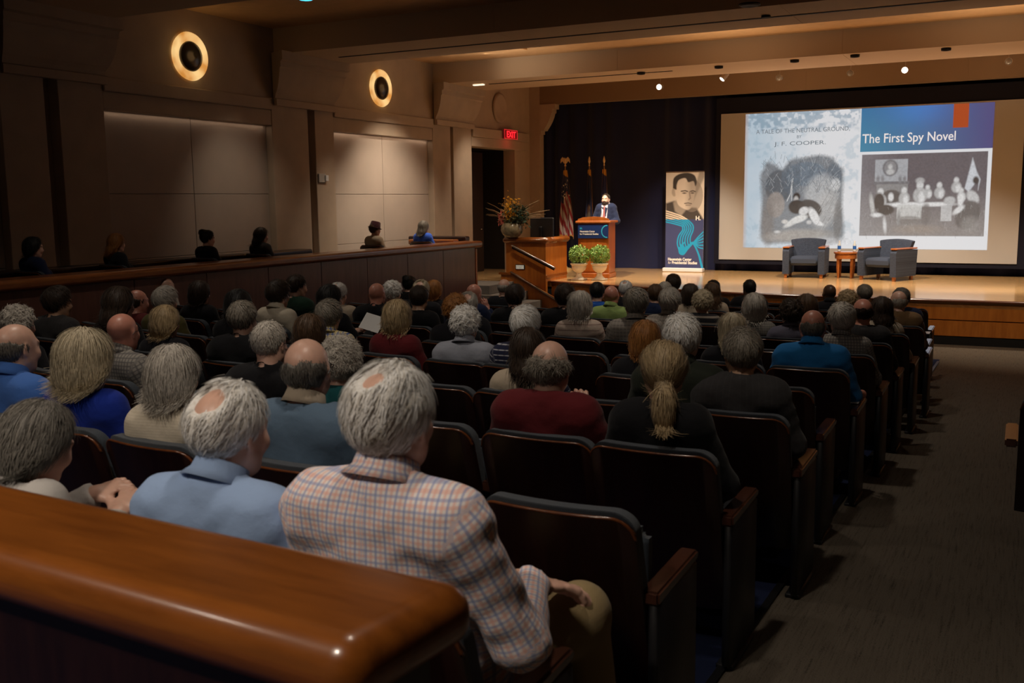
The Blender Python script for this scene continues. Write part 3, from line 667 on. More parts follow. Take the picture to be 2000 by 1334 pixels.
st = thing('stage_stairs', 'grey carpeted stairs climbing to the stage left of the maple desk', 'stairs', (-9.7, 17.7, 0))
for i in range(4):
    z = .18 * (i + 1); x = -8.35 - .32 * i
    MB().box(-10.84 + 9.70, x - .32 * 0 + 9.7, -.45 - .12 * (3 - i), .64, z - .18, z - .002, .006).build('step', M_steps, st)
MB().box(-1.17, -.30, .64, 1.2, .0, .718).build('landing', M_stage, st)

# monitor, flowers
mon = thing('computer_monitor', 'black computer monitor seen from behind on the control desk', 'monitor', (-8.95, 18.95, 1.437), math.radians(-14), scale=1.32)
MB().box(-.24, .24, -.015, .015, .06 + .05, .44, .012).build('monitor_screen', mat('monitor_shell', (.018, .018, .02), .35), mon)
MB().box(-.03, .03, -.05, -.012, .02, .30, .01).build('monitor_neck', M_blkgloss, mon)
MB().box(-.11, .11, -.12, .08, 0, .02, .008).build('monitor_base', M_blkgloss, mon)
fl = thing('flower_arrangement', 'vase of dried grasses, yellow and pink flowers on the maple desk corner', 'flower vase', (-9.40, 18.45, 1.622), scale=1.5)
def ballmesh(rows): pass
prof = [(.07, 0), (.10, .01), (.135, .05), (.155, .10), (.15, .15), (.125, .19), (.115, .20), (.112, .195), (.14, .15), (.143, .10), (.12, .05), (.0, .02)]
MB().lathe(prof, n=28).build('vase', mat('mottled_glass_vase', (.22, .19, .12), .25, var=.5, vscale=18, coat=.3), fl, True)
def tufts(name, n, m, c, spread, size, seed, par):
    r = np.random.default_rng(seed); V = []; F = []
    for i in range(n):
        p = np.array(c) + r.normal(0, 1, 3) * spread; a = r.normal(0, 1, 3); a /= np.linalg.norm(a); b = np.cross(a, r.normal(0, 1, 3)); b /= np.linalg.norm(b)
        s_ = size * r.uniform(.6, 1.3); k = len(V); nn = np.cross(a, b) * s_ * .25
        V += [p - a * s_, p + b * s_ * .5 + nn, p + a * s_, p - b * s_ * .5 + nn]; F.append((k, k + 1, k + 2, k + 3))
    return stuff(MB().add(V, F).build(name, m, par))
tufts('yellow_flowers', 260, mat('yellow_petals', (.75, .38, .02), .7), (-.02, 0, .38), (.055, .05, .08), .022, 1, fl)
tufts('yellow_flowers', 160, _mc['yellow_petals'], (.05, -.02, .30), (.055, .05, .03), .018, 2, fl)
tufts('pink_flowers', 150, mat('pink_petals', (.85, .25, .20), .7), (-.13, -.04, .26), (.03, .03, .045), .022, 3, fl)
tufts('dark_leaves', 360, mat('dark_leaf', (.035, .065, .035), .6), (.12, 0, .30), (.06, .06, .07), .03, 4, fl)
tufts('olive_leaves', 160, mat('olive_leaf', (.10, .11, .05), .6), (0, 0, .25), (.08, .06, .05), .028, 5, fl)
g_ = MB(); r = np.random.default_rng(11)
for i in range(46):
    a = r.uniform(0, 2 * math.pi); e = r.uniform(.45, 1.35); L_ = r.uniform(.28, .5); h = Vector((math.cos(a) * math.cos(e), math.sin(a) * math.cos(e) * .6, math.sin(e)))
    p0 = Vector((0, 0, .2)); pts = []
    for t in np.linspace(0, 1, 5): pts.append(p0 + h * L_ * t + Vector((math.cos(a), 0, -.6)) * .16 * t * t)
    g_.tube(pts, [.003, .003, .005, .006, .002], 4)
g_.build('dried_grass', mat('dried_grass_straw', (.33, .24, .14), .8), fl)

# topiary urns
M_urn = mat('cream_plaster_urn', (.80, .72, .58), .6, bump=.3, bscale=40)
def urn(px, lab):
    p = atz(px, 547, .72); t = thing('topiary_urn', lab, 'potted plant', (p[0], p[1], .722))
    MB().lathe([(.13, 0), (.135, .02), (.11, .04), (.075, .07), (.055, .11), (.06, .13), (.05, .15), (.085, .17), (.13, .21), (.155, .27), (.15, .30), (.175, .32), (.185, .34), (.175, .352), (.15, .35), (.13, .33), (0, .32)], n=28).box(-.13, .13, -.13, .13, 0, .025, .005).build('urn', M_urn, t, 50)
    MB().tube([(0, 0, .3), (0, 0, .5)], .015).build('stem', M_armwood, t)
    V = []; F = []; r = np.random.default_rng(px)
    for i in range(1500):
        d = r.normal(0, 1, 3); d /= np.linalg.norm(d); R_ = .222 * r.uniform(.72, 1.04) * (1 + .05 * math.sin(d[0] * 9 + px)); q = d * R_ * np.array([1, 1, .92]) + np.array([0, 0, .52])
        a = np.cross(d, r.normal(0, 1, 3)); a /= np.linalg.norm(a); b = np.cross(a, d); a = a * .8 + d * .6; s_ = .021 * r.uniform(.7, 1.25); k = len(V)
        V += [q - a * s_, q + b * s_ * .6, q + a * s_ * 1.1, q - b * s_ * .6]; F.append((k, k + 1, k + 2, k + 3))
    stuff(MB().add(V, F).build('foliage', mat('boxwood_leaf', (.22, .38, .08), .5, var=.5, vscale=25), t))
    bpy.data.objects[t.name]
urn(1131, 'left round clipped boxwood in a cream pedestal urn, nearer the desk')
urn(1171, 'right round clipped boxwood in a cream pedestal urn, before the lectern')

# ------------------------------------------------------------------ flags
def flag(name, lab, px, kind, zt=3.38, Y=21.8):
    p = aty(px, 320, Y); t = thing(name, lab, 'flag', (p[0], Y, .722)); H = zt - .722
    MB().lathe([(.16, 0), (.16, .03), (.05, .06), (.02, .12), (.0, .12)], n=20).build('flag_stand', M_gold, t, 40)
    MB().tube([(0, 0, .1), (0, 0, H - .22)], .014).build('pole', mat('oak_pole', (.35, .2, .08), .4), t, True)
    if kind == 'us':
        e = MB().lathe([(.0, -.22), (.03, -.21), (.012, -.17), (.02, -.12), (.0, -.1)], (0, 0, H), 10)
        for s in (-1, 1): e.prism([(0, -.10), (s * .03, -.03), (s * .07, -.0), (s * .11, -.05), (s * .12, -.14), (s * .075, -.09), (s * .03, -.15)], lambda a, b, tt: (a, tt, H + b), -.012, .012)
        e.tube([(0, 0, H - .15), (0, 0, H - .06), (0, -.03, H - .02)], [.025, .022, .01], 8)
        e.build('eagle_finial', M_gold, t)
    else: MB().lathe([(.0, -.24), (.02, -.22), (.008, -.18), (.03, -.12), (.018, -.05), (0, 0)], (0, 0, H), 10).build('spear_finial', M_gold, t)
    # hanging cloth: a bundle of folds widening downwards
    top, bot = H - .33, .78 if kind != 'us' else .70
    cv = Canvas(70, 150, .5)
    if kind == 'us':
        D = cv.X * 1.1 - cv.Y * .42 + .5; s_ = np.floor(D / .052) % 2
        cv.c[:] = np.where(s_[..., None] > .5, np.array((.26, .02, .03)), np.array((.48, .42, .40)))
        can = (cv.Y < .40 + .10 * np.sin(cv.X * 14)); cv.c[can] = (.015, .02, .07)
        rr = np.random.default_rng(5)
        for i in range(46): cv.ell(rr.uniform(0, .5), rr.uniform(.14, .42), .011, .010, (.75, .7, .6), .004)
        cv.put(np.clip(1 - np.abs(cv.X - .16 - .02 * np.sin(cv.Y * 20)) / .018, 0, 1) * (cv.Y < .45), (.55, .36, .10))
    else:
        cv.c[:] = (.012, .016, .055) if kind == 'navy' else (.022, .026, .11)
        if kind == 'navy':
            cv.ell(.22, .62, .10, .07, (.14, .07, .05), .03); cv.ell(.25, .72, .14, .05, (.16, .13, .10), .03); cv.ell(.30, .60, .04, .03, (.30, .2, .08), .02)
        else: cv.line([(.14, .1), (.16, 1)], .012, (.45, .35, .30), .01)
    for a_ in (0, .5): cv.put(np.clip(1 - np.abs(cv.X - a_) / .02, 0, 1), (.60, .30, .03))
    cv.put(np.clip((cv.Y - .975) * 60, 0, 1), (.60, .30, .03)); cv.put(np.clip((.09 - cv.Y + .10 * (cv.X - .25)) * 60, 0, 1), (.60, .30, .03))
    wt, wb = (.05, .23) if kind == 'us' else ((.04, .12) if kind == 'navy' else (.05, .13))
    def fn(U, V):
        w = wt + (wb - wt) * np.clip(V * 1.4, 0, 1) ** .9; fold = np.sin(U * 19 + V * 2.2) * .035 + np.sin(U * 8 - V * 3) * .03
        x = (U - .5) * 2 * w * .8 + np.cos(U * 19 + V * 2) * .012 + .02 + (.03 * V if kind == 'us' else 0)
        z = top - V * (top - bot) * (1 - .06 * np.abs(np.sin(U * 9.5))) + .02
        return x, -.04 - np.abs(fold) * (.4 + V), z
    o = printed('flag_cloth', cv, fn, print_mat('flag_nylon_' + kind, rough=.7), t); o.data.shade_smooth()
flag('american_flag', 'striped american flag with a golden eagle finial, left of the three flags', 1104, 'us')
flag('state_flag', 'dark navy furled flag with a gold spear finial, middle of three flags', 1151, 'navy')
flag('institution_flag', 'blue furled flag with gold fringe rising right behind the speaker', 1180, 'blue')

# ------------------------------------------------------------------ lounge chairs and table on the stage
def chairfab():
    m, nt, b = nodes('woven_blue_check'); L = nt.links.new; tc = N(nt, 'ShaderNodeTexCoord')
    br = N(nt, 'ShaderNodeTexBrick'); br.inputs['Scale'].default_value = 26; br.inputs['Color1'].default_value = (.032, .045, .080, 1); br.inputs['Color2'].default_value = (.055, .075, .12, 1); br.inputs['Mortar'].default_value = (.012, .016, .03, 1); br.inputs['Mortar Size'].default_value = .03
    mp = N(nt, 'ShaderNodeMapping'); mp.inputs['Rotation'].default_value = (math.pi / 2, 0, .3); L(tc.outputs['Object'], mp.inputs[0]); L(mp.outputs[0], br.inputs['Vector']); L(br.outputs[0], b.inputs['Base Color']); b.inputs['Roughness'].default_value = .95
    return m
M_lf = chairfab(); M_lplain = mat('plain_blue_seat_fabric', (.036, .050, .085), .95, bump=.2, bscale=300)
M_lw = wood('lounge_arm_cherry', (.28, .08, .015), (.40, .13, .03), .3, (2, 8, 8), .4, 3)
def lounge(px, py, rz, lab, w=.84):
    p = atz(px, py, .72); t = thing('lounge_chair', lab, 'armchair', (p[0], p[1], .722), rz)
    hw = w / 2
    for s in (-1, 1):
        a0, a1 = (s * hw, s * (hw - .13)); x0, x1 = min(a0, a1), max(a0, a1)
        pr = [(-.38, .08), (.36, .08), (.40, .60), (-.34, .62), (-.40, .55)]
        m = MB(); m.prism(pr, lambda a, b, tt: (tt, a, b), x0, x1); m.build('arm_panel', M_lf, t)
        cap = MB().box(x0 - .005, x1 + .005, -.39, .40, .612, .645, .014); cap.build('wooden_arm_cap', M_lw, t)
        for yy in (-.33, .30): MB().box((x0 + x1) / 2 - .03, (x0 + x1) / 2 + .03, yy - .03, yy + .03, 0, .085, .006).build('foot', M_lw, t)
    MB().box(-hw + .125, hw - .125, -.36, .28, .26, .44, .05).build('seat', M_lplain, t, 40)
    bk = MB(); n = 9
    pts = []
    for i in range(n): 
        u = i / (n - 1) * 2 - 1; pts.append((u * (hw - .06), .80 - .035 * u * u))
    poly = [(-(hw - .15), .34)] + pts + [((hw - .15), .34)]
    bk.prism(poly, lambda a, b, tt: (a, .17 + tt + (b - .34) * .30, b), 0, .13)
    o = bk.build('backrest', M_lf, t); bv = o.modifiers.new('b', 'BEVEL'); bv.width = .02; bv.segments = 2
    return t
lounge(1573, 541, math.radians(3), 'blue upholstered armchair with wooden arm caps left of the small table')
lounge(1731, 546, math.radians(-24), 'blue upholstered armchair right of the small table, turned towards it')
p = atz(1651, 543, .72); tb = thing('side_table', 'small round cherry side table between the two armchairs', 'table', (p[0], p[1], .722))
MB().lathe([(0, .50), (.235, .50), (.245, .51), (.245, .53), (.235, .54), (0, .54)], n=32).build('table_top', M_lw, tb, 40)
MB().lathe([(.205, .40), (.22, .40), (.22, .50), (.205, .50)], n=32).build('apron', M_lw, tb, 40)
for i in range(4):
    a = math.pi / 4 + i * math.pi / 2; c, s = math.cos(a), math.sin(a)
    MB().tube([(c * .19, s * .19, .48), (c * .19, s * .19, .2), (c * .18, s * .18, 0)], [.032, .028, .018], 4).build('leg', M_lw, tb)
M_pet = mat('clear_bottle_plastic', (.55, .6, .62), .1); M_blue = mat('blue_label', (.02, .12, .45), .5)
for i, (dx, lab) in enumerate(((-.14, 'clear water bottle with blue label, left on the round side table'), (.16, 'clear water bottle with blue label, right on the round side table'))):
    b = thing('water_bottle', lab, 'bottle', (p[0] + dx, p[1], .722 + .54), 0, 'water bottles on the side table')
    MB().lathe([(.0, 0), (.032, 0), (.033, .02), (.031, .06), (.033, .10), (.033, .14), (.014, .185), (.013, .20), (0, .20)], n=14).build('bottle_body', M_pet, b, True)
    MB().lathe([(.0335, .05), (.0345, .05), (.0345, .12), (.0335, .12)], n=14).build('label_band', M_blue, b)
    MB().lathe([(.0, .198), (.016, .198), (.016, .22), (0, .22)], n=12).build('cap', M_white, b)

# ------------------------------------------------------------------ wall lamps, exit sign, wall boxes, ceiling fittings
def sconce(y, z, lab, lit=True):
    t = thing('ring_wall_lamp', lab, 'wall lamp', (WX, y, z)); R_ = Matrix.Rotation(math.pi / 2, 4, 'Y')
    if lit:
        MB().lathe([(.20, .0), (.33, .0), (.345, .03), (.335, .055), (.31, .06), (.20, .015)], M=R_, n=40).build('lamp_ring', ringmat(), t, True)
        MB().lathe([(0, .02), (.205, .02), (.215, .05), (.20, .075), (.12, .11), (.05, .125), (0, .128)], M=R_, n=32).build('lamp_dome', mat('dark_bronze_dome', (.05, .04, .035), .3, metal=.6), t, True)
        light('ring_glow', 'POINT', (WX + .3, y, z), 1.0, (1, .62, .25), size=.15)
    else: MB().lathe([(.24, .0), (.33, .0), (.34, .04), (.31, .06), (.27, .055), (.24, .03)], M=R_, n=40).build('lamp_ring', M_plaster, t, True)
def ringmat():
    if 'ring' in _mc: return _mc['ring']
    m, nt, b = nodes('glowing_alabaster_ring'); L = nt.links.new; tc = N(nt, 'ShaderNodeTexCoord'); n = N(nt, 'ShaderNodeTexNoise'); n.inputs['Scale'].default_value = 3; L(tc.outputs['Object'], n.inputs[0])
    r = N(nt, 'ShaderNodeValToRGB'); r.color_ramp.elements[0].color = (.62, .25, .045, 1); r.color_ramp.elements[1].color = (.95, .62, .25, 1); r.color_ramp.elements[0].position = .35; r.color_ramp.elements[1].position = .62
    L(n.outputs[0], r.inputs[0]); L(r.outputs[0], b.inputs['Emission Color']); b.inputs['Emission Strength'].default_value = .95; b.inputs['Base Color'].default_value = (.5, .4, .3, 1); _mc['ring'] = m; return m
sconce(11.13, 4.49, 'glowing amber ring wall lamp high on the left wall, nearest of the rings')
sconce(15.98, 4.49, 'glowing amber ring wall lamp high on the wall, nearer the stage')
sconce(20.8, 4.49, 'unlit plaster ring lamp high above the exit sign', False)
ex = thing('exit_sign', 'small glowing red EXIT sign above the stage side door', 'exit sign', (WX + .10, 21.1, 3.80))
MB().box(0, .05, -.33, .33, 0, .21, .006).build('sign_box', mat('clear_red_sign_panel', (.25, .02, .02), .3, emit=.12), ex)
M_er = mat('red_exit_letters', (1.0, .02, .03), .4, emit=1.6)
fr = MB().box(.05, .058, -.33, .33, 0, .012).box(.05, .058, -.33, .33, .198, .21).box(.05, .058, -.33, -.318, 0, .21).box(.05, .058, .318, .33, 0, .21); fr.build('sign_frame', mat('red_frame', (.7, .03, .03), .4, emit=.8), ex)
text('exit_letters', 'EXIT', .2, M_er, ex, Matrix.Translation((.06, -.23, .035)) @ Matrix.Rotation(math.pi / 2, 4, 'Z') @ Matrix.Rotation(math.pi / 2, 4, 'X'), bold=.004, width=.46)
light('exit_glow', 'POINT', (WX + .3, 21.05, 3.72), .8, (1, .05, .05), size=.08)
p = atx(630, 348, WX + .04); t = thing('wall_control_box', 'small white control box on the pilaster beside the middle bay', 'wall box', tuple(p))
MB().box(0, .035, -.14, .06, -.075, .075, .006).build('box_body', mat('grey_box', (.45, .42, .38), .5), t); MB().box(.035, .06, .02, .10, -.05, .05, .005).build('box_cover', M_white, t)
p = atx(177, 491, WX + .0); t = thing('wall_outlet', 'small round wall fitting low on the leftmost bay', 'wall fitting', (WX - .085, p[1], p[2]))
MB().lathe([(0, 0), (.05, 0), (.05, .02), (.03, .04), (0, .04)], M=Matrix.Rotation(math.pi / 2, 4, 'Y')).build('cover', mat('grey_box', (0, 0, 0)), t, 40)
# stage spot fixtures: small cans hung under the ceiling before the header
fixt = [(1287, 170, 'ball', 1), (1410, 155, 'can', 1), (1521, 152, 'ball', 0), (1660, 143, 'ball', 0), (1767, 137, 'ball', 1), (1970, 120, 'ball', 0)]
names = ['lit round stage spotlight, leftmost in the row under the ceiling', 'lit tilted white can spotlight, second in the row under the ceiling', 'unlit grey stage spotlight, third in the row under the ceiling', 'unlit grey stage spotlight, fourth in the row under the ceiling', 'lit round stage spotlight above the middle of the screen', 'unlit grey stage spotlight, rightmost in the row under the ceiling']
M_can = mat('spot_housing', (.35, .28, .22), .5); M_lamp = mat('lit_lamp_face', (1, .97, .9), .3, emit=6.0); M_off = mat('unlit_lamp_face', (.30, .28, .26), .15)
for (px, py, k, on), lab in zip(fixt, names):
    p = aty(px, py, 21.6); t = thing('stage_spotlight', lab, 'spotlight', tuple(p), 0, 'spotlights over the stage')
    T = Vector((0, -1, -.13)) if k == 'ball' else Vector((-.55, -.4, -.75)); q = T.to_track_quat('Z', 'Y').to_matrix().to_4x4()
    MB().lathe([(.03, -.20), (.055, -.17), (.062, -.02), (.068, 0), (.060, 0), (.058, -.01), (0, -.012)], M=q, n=18).build('lamp_housing', M_can, t, 40)
    MB().lathe([(0, -.008), (.057, -.008), (.050, .006), (0, .012)], M=q, n=18).build('lamp_face', M_lamp if on else M_off, t, True)
    MB().tube([(0, .1, .03), (0, .1, 5.14 - p[2])], .008, 6).build('stem', M_can, t)
    MB().box(-.04, .04, .06, .14, 5.10 - p[2], 5.147 - p[2]).build('mount', M_can, t)
# recessed downlights in the farther beam
for i, (px, py) in enumerate([(1252, 142), (1404, 130), (1552, 118), (1670, 108), (1848, 95)]):
    p = atz(px, py, 4.74); t = thing('recessed_downlight', 'small dark downlight in the far beam, %s from the left' % ('leftmost', 'second', 'middle', 'fourth', 'rightmost')[i] if i else 'small dark downlight in the far beam, leftmost of the row', 'ceiling light', tuple(p), 0, 'downlights in the far beam')
    MB().lathe([(.05, .012), (.055, -.03), (.075, -.032), (.078, .008), (.05, .012)], n=18).build('trim_ring', M_dark, t)
for px, py, r, lab in ((1464, 8, .13, 'flat round ceiling speaker grille in the nearer beam'), (1496, 31, .06, 'small black round fitting in the nearer beam'), (597, -4, .1, 'round ceiling lamp glowing blue at the top edge of the picture')):
    p = atz(px, py, 4.745 if px > 1000 else 5.14); t = thing('ceiling_fitting', lab, 'ceiling fitting', tuple(p))
    MB().lathe([(0, .004), (r, .004), (r * 1.05, -.012), (r * .85, -.025), (0, -.02)], n=24).build('disc', M_dark if px > 1000 else mat('blue_led_lamp', (.05, .5, .9), .4, emit=2.5), t)
p = atz(918, 94, 5.14); t = thing('ceiling_projector_sensor', 'small dark dome sensor on the ceiling before the far beam', 'ceiling sensor', tuple(p))
MB().lathe([(0, .005), (.14, .005), (.13, -.02), (.07, -.04), (0, -.06)], n=20).build('dome', M_dark, t, 40)
p = atz(935, 165, 4.74); t = thing('wall_washer_lamp', 'lit white slot lamp under the far beam above the left corbel', 'ceiling light', tuple(p))
MB().box(-.12, .12, -.04, .04, -.02, .0, .004).build('lamp_face', mat('lit_slot', (1, .9, .7), .3, emit=1.2), t)
light('beam_washer', 'SPOT', (p[0] + .9, 16.9, 5.05), 8, WARM2, (p[0] + 1.4, 17.9, 4.95), .05, 110, 1)

# ------------------------------------------------------------------ wooden parapets
def bev(o, w, s=4):
    m = o.modifiers.new('bevel', 'BEVEL'); m.width = w; m.segments = s; m.limit_method = 'ANGLE'; o.data.shade_smooth(); o.data.set_sharp_from_angle(angle=math.radians(60)); return o
par = thing('side_parapet', 'long wooden parapet with cherry rail dividing the side seats from the hall', 'parapet', (-9.35, 9, 0))
MB().box(-.14, .10, -6.5, 7.55, 0, 1.50).build('parapet_core', M_dark, par)
for i in range(12):
    y0 = -6.5 + i * 1.171
    MB().box(.10, .125, y0 + .004, y0 + 1.167, .02, 1.50, .003).build('panel', M_parapet, par)
MB().box(-.16, .128, 7.55, 7.66, 0, 1.50, .03).build('end_post', M_lectern, par)
bev(MB().box(-.22, .19, -6.5, 7.76, 1.50, 1.62).build('rail_cap', M_rail_y, par), .04)
par2 = thing('rear_parapet', 'low dark rail along the wall behind the side seats', 'parapet', (-10.25, 8, 0))
z2 = atx(660, 481, -10.25)[2]
MB().box(-.08, .08, -6, 4.7, .8, z2 - .1).build('parapet_core', M_parapet, par2)
bev(MB().box(-.15, .15, -6, 4.8, z2 - .1, z2).build('rail_cap', M_seatwood, par2), .03)
par3 = thing('end_parapet', 'short orange-brown rail closing the front end of the side seats', 'parapet', (-9.9, 16.2, 0))
bev(MB().box(-.6, .4, .0, .24, 1.56, 1.66).build('rail_cap', M_rail, par3), .03); MB().box(-.58, .3, .05, .18, .75, 1.56).build('parapet_core', M_parapet, par3)
bev(MB().box(-.95, .35, .55, .75, 1.60, 1.70).build('rail_cap', M_seatwood, par3), .03); MB().box(-.9, .3, .6, .7, .75, 1.6).build('parapet_core', M_parapet, par3)
struct(MB().box(XL, -9.48, -1, 16.75, -.05, .80).build('floor_side_gallery', mat('gallery_carpet', (.05, .045, .04), .95)))
npar = thing('near_parapet', 'broad polished cherry rail of the parapet in the near left corner', 'parapet', (-.78, 1.20, 0), math.radians(-3.2))
nb = MB(); pts = [(-3.6, -.155), (0, -.155), (.02, .155), (-3.6, .155)]
nb.prism(pts, lambda a, b, t: (a, b, t), 1.645, 1.752)
o = bev(nb.build('rail_cap', M_rail, npar), .05, 6)
MB().box(-3.6, -.07, -.09, .09, .5, 1.66).build('parapet_core', M_dark, npar)
for i in range(4):
    x0 = -.075 - (i + 1) * .85
    MB().box(x0 + .003, x0 + .847, -.115, -.09, .55, 1.645, .003).build('panel', M_seatwood, npar)
MB().box(-.09, -.05, -.11, .11, .55, 1.645, .008).build('end_panel', M_seatwood, npar)

# ------------------------------------------------------------------ implicit surfaces meshed with surface nets (bodies, clothes, hair)
class Field:
    def __init__(s, ax):
        s.ax = ax; s.F = np.full([len(a) for a in ax], .15, np.float32)
        s.h = [np.diff(a).max() for a in ax]
    def sub(s, lo, hi, m):
        sl_ = []
        for a, l, h, g in zip(s.ax, lo, hi, s.h):
            i0 = max(0, np.searchsorted(a, l - m - 2 * g) - 1); i1 = min(len(a), np.searchsorted(a, h + m + 2 * g) + 1); sl_.append(slice(i0, max(i1, i0)))
        return tuple(sl_)
    def op(s, pr, grow=0.0, sub=False):
        k = pr.get('k', .03); lo, hi = pbounds(pr); sl_ = s.sub(lo - grow, hi + grow, k); 
        if any(q.start >= q.stop for q in sl_): return
        X = s.ax[0][sl_[0]][:, None, None]; Y = s.ax[1][sl_[1]][None, :, None]; Z = s.ax[2][sl_[2]][None, None, :]
        d = psdf(pr, X, Y, Z) - grow; f = s.F[sl_]
        if sub or pr.get('neg'):
            d = -d; h = np.maximum(k - np.abs(f - d), 0) / k; s.F[sl_] = np.maximum(f, d) + h * h * k / 4
        else:
            h = np.maximum(k - np.abs(f - d), 0) / k; s.F[sl_] = np.minimum(f, d) - h * h * k / 4
def C_(a, b, ra, rb=None, k=.03, **kw): return dict(t='c', a=np.array(a, float), b=np.array(b, float), ra=ra, rb=ra if rb is None else rb, k=k, **kw)
def E_(c, r, k=.03, R=None, **kw): return dict(t='e', c=np.array(c, float), r=np.array(r, float), R=np.eye(3) if R is None else np.array(R), k=k, **kw)
def pbounds(p):
    if p['t'] == 'c':
        r = max(p['ra'], p['rb']); return np.minimum(p['a'], p['b']) - r, np.maximum(p['a'], p['b']) + r
    r = max(p['r']); return p['c'] - r, p['c'] + r
def psdf(p, X, Y, Z):
    if p['t'] == 'c':
        a, ab = p['a'], p['b'] - p['a']; L2 = ab @ ab + 1e-9
        t = np.clip(((X - a[0]) * ab[0] + (Y - a[1]) * ab[1] + (Z - a[2]) * ab[2]) / L2, 0, 1)
        return np.sqrt((X - a[0] - t * ab[0]) ** 2 + (Y - a[1] - t * ab[1]) ** 2 + (Z - a[2] - t * ab[2]) ** 2) - (p['ra'] + t * (p['rb'] - p['ra']))
    c, R, r = p['c'], p['R'], p['r']; x, y, z = X - c[0], Y - c[1], Z - c[2]
    u = R[0, 0] * x + R[1, 0] * y + R[2, 0] * z; v = R[0, 1] * x + R[1, 1] * y + R[2, 1] * z; w = R[0, 2] * x + R[1, 2] * y + R[2, 2] * z
    k0 = np.sqrt((u / r[0]) ** 2 + (v / r[1]) ** 2 + (w / r[2]) ** 2); k1 = np.sqrt((u / r[0] ** 2) ** 2 + (v / r[1] ** 2) ** 2 + (w / r[2] ** 2) ** 2) + 1e-9
    return k0 * (k0 - 1) / k1
def xf(p, M):
    """transform a primitive by a 4x4"""
    q = dict(p); M = np.array(M); s = np.cbrt(abs(np.linalg.det(M[:3, :3])))
    f = lambda v: M[:3, :3] @ v + M[:3, 3]
    if p['t'] == 'c': q['a'], q['b'], q['ra'], q['rb'] = f(p['a']), f(p['b']), p['ra'] * s, p['rb'] * s
    else: q['c'], q['R'], q['r'] = f(p['c']), M[:3, :3] @ p['R'] / s, p['r'] * s
    return q
def surfnet(ax, F):
    nx, ny, nz = F.shape; IN = F < 0; cn = (nx - 1, ny - 1, nz - 1); NC = cn[0] * cn[1] * cn[2]
    acc = np.zeros((NC, 3)); cnt = np.zeros(NC); quads = []
    G = [np.asarray(a) for a in ax]
    for d in range(3):
        A0 = [slice(None)] * 3; A1 = [slice(None)] * 3; A0[d] = slice(0, -1); A1[d] = slice(1, None)
        e = np.argwhere(IN[tuple(A0)] != IN[tuple(A1)])
        if not len(e): continue
        e1 = e.copy(); e1[:, d] += 1; f0 = F[tuple(e.T)]; f1 = F[tuple(e1.T)]; t = f0 / (f0 - f1)
        P = np.stack([G[i][e[:, i]] for i in range(3)], 1); P[:, d] += t * (G[d][e1[:, d]] - G[d][e[:, d]])
        o1, o2 = [(1, 2), (2, 0), (0, 1)][d]; cells = []
        ok = (e[:, o1] > 0) & (e[:, o1] < F.shape[o1] - 1) & (e[:, o2] > 0) & (e[:, o2] < F.shape[o2] - 1)
        e, P, f0 = e[ok], P[ok], f0[ok]
        for (s1, s2) in ((0, 0), (-1, 0), (-1, -1), (0, -1)):
            c = e.copy(); c[:, o1] += s1; c[:, o2] += s2; ci = (c[:, 0] * cn[1] + c[:, 1]) * cn[2] + c[:, 2]; cells.append(ci)
            for q in range(3): acc[:, q] += np.bincount(ci, P[:, q], NC)
            cnt += np.bincount(ci, minlength=NC)
        q = np.stack(cells, 1); fl = f0 > 0; q[fl] = q[fl][:, ::-1]; quads.append(q)
    Q = np.concatenate(quads); used = np.unique(Q); mp = np.full(NC, -1, np.int64); mp[used] = np.arange(len(used))
    return acc[used] / cnt[used][:, None], mp[Q]
def axes(lo, hi, h, fine=()):
    """axis coordinates with finer steps inside the intervals of fine: (a, b, step)"""
    out = [lo]; x = lo
    while x < hi:
        st = h
        for a, b, s in fine:
            if a <= x < b: st = min(st, s)
            elif x < a and x + h > a: st = min(st, max(a - x, s))
        x += st; out.append(x)
    return np.array(out)
def smoothv(V, Q, n=2):
    for _ in range(n):
        S = np.zeros_like(V); c = np.zeros(len(V))
        for i in range(4):
            for j in (1, 3):
                for q in range(3): S[:, q] += np.bincount(Q[:, i], V[Q[:, (i + j) % 4], q], len(V))
                c += np.bincount(Q[:, i], minlength=len(V))
        V = V * .5 + .5 * S / np.maximum(c, 1)[:, None]
    return V
def vnormals(V, Q):
    fn = np.cross(V[Q[:, 2]] - V[Q[:, 0]], V[Q[:, 3]] - V[Q[:, 1]]); Nn = np.zeros_like(V)
    for i in range(Q.shape[1]):
        for q in range(3): Nn[:, q] += np.bincount(Q[:, i], fn[:, q], len(V))
    return Nn / (np.linalg.norm(Nn, axis=1)[:, None] + 1e-12)

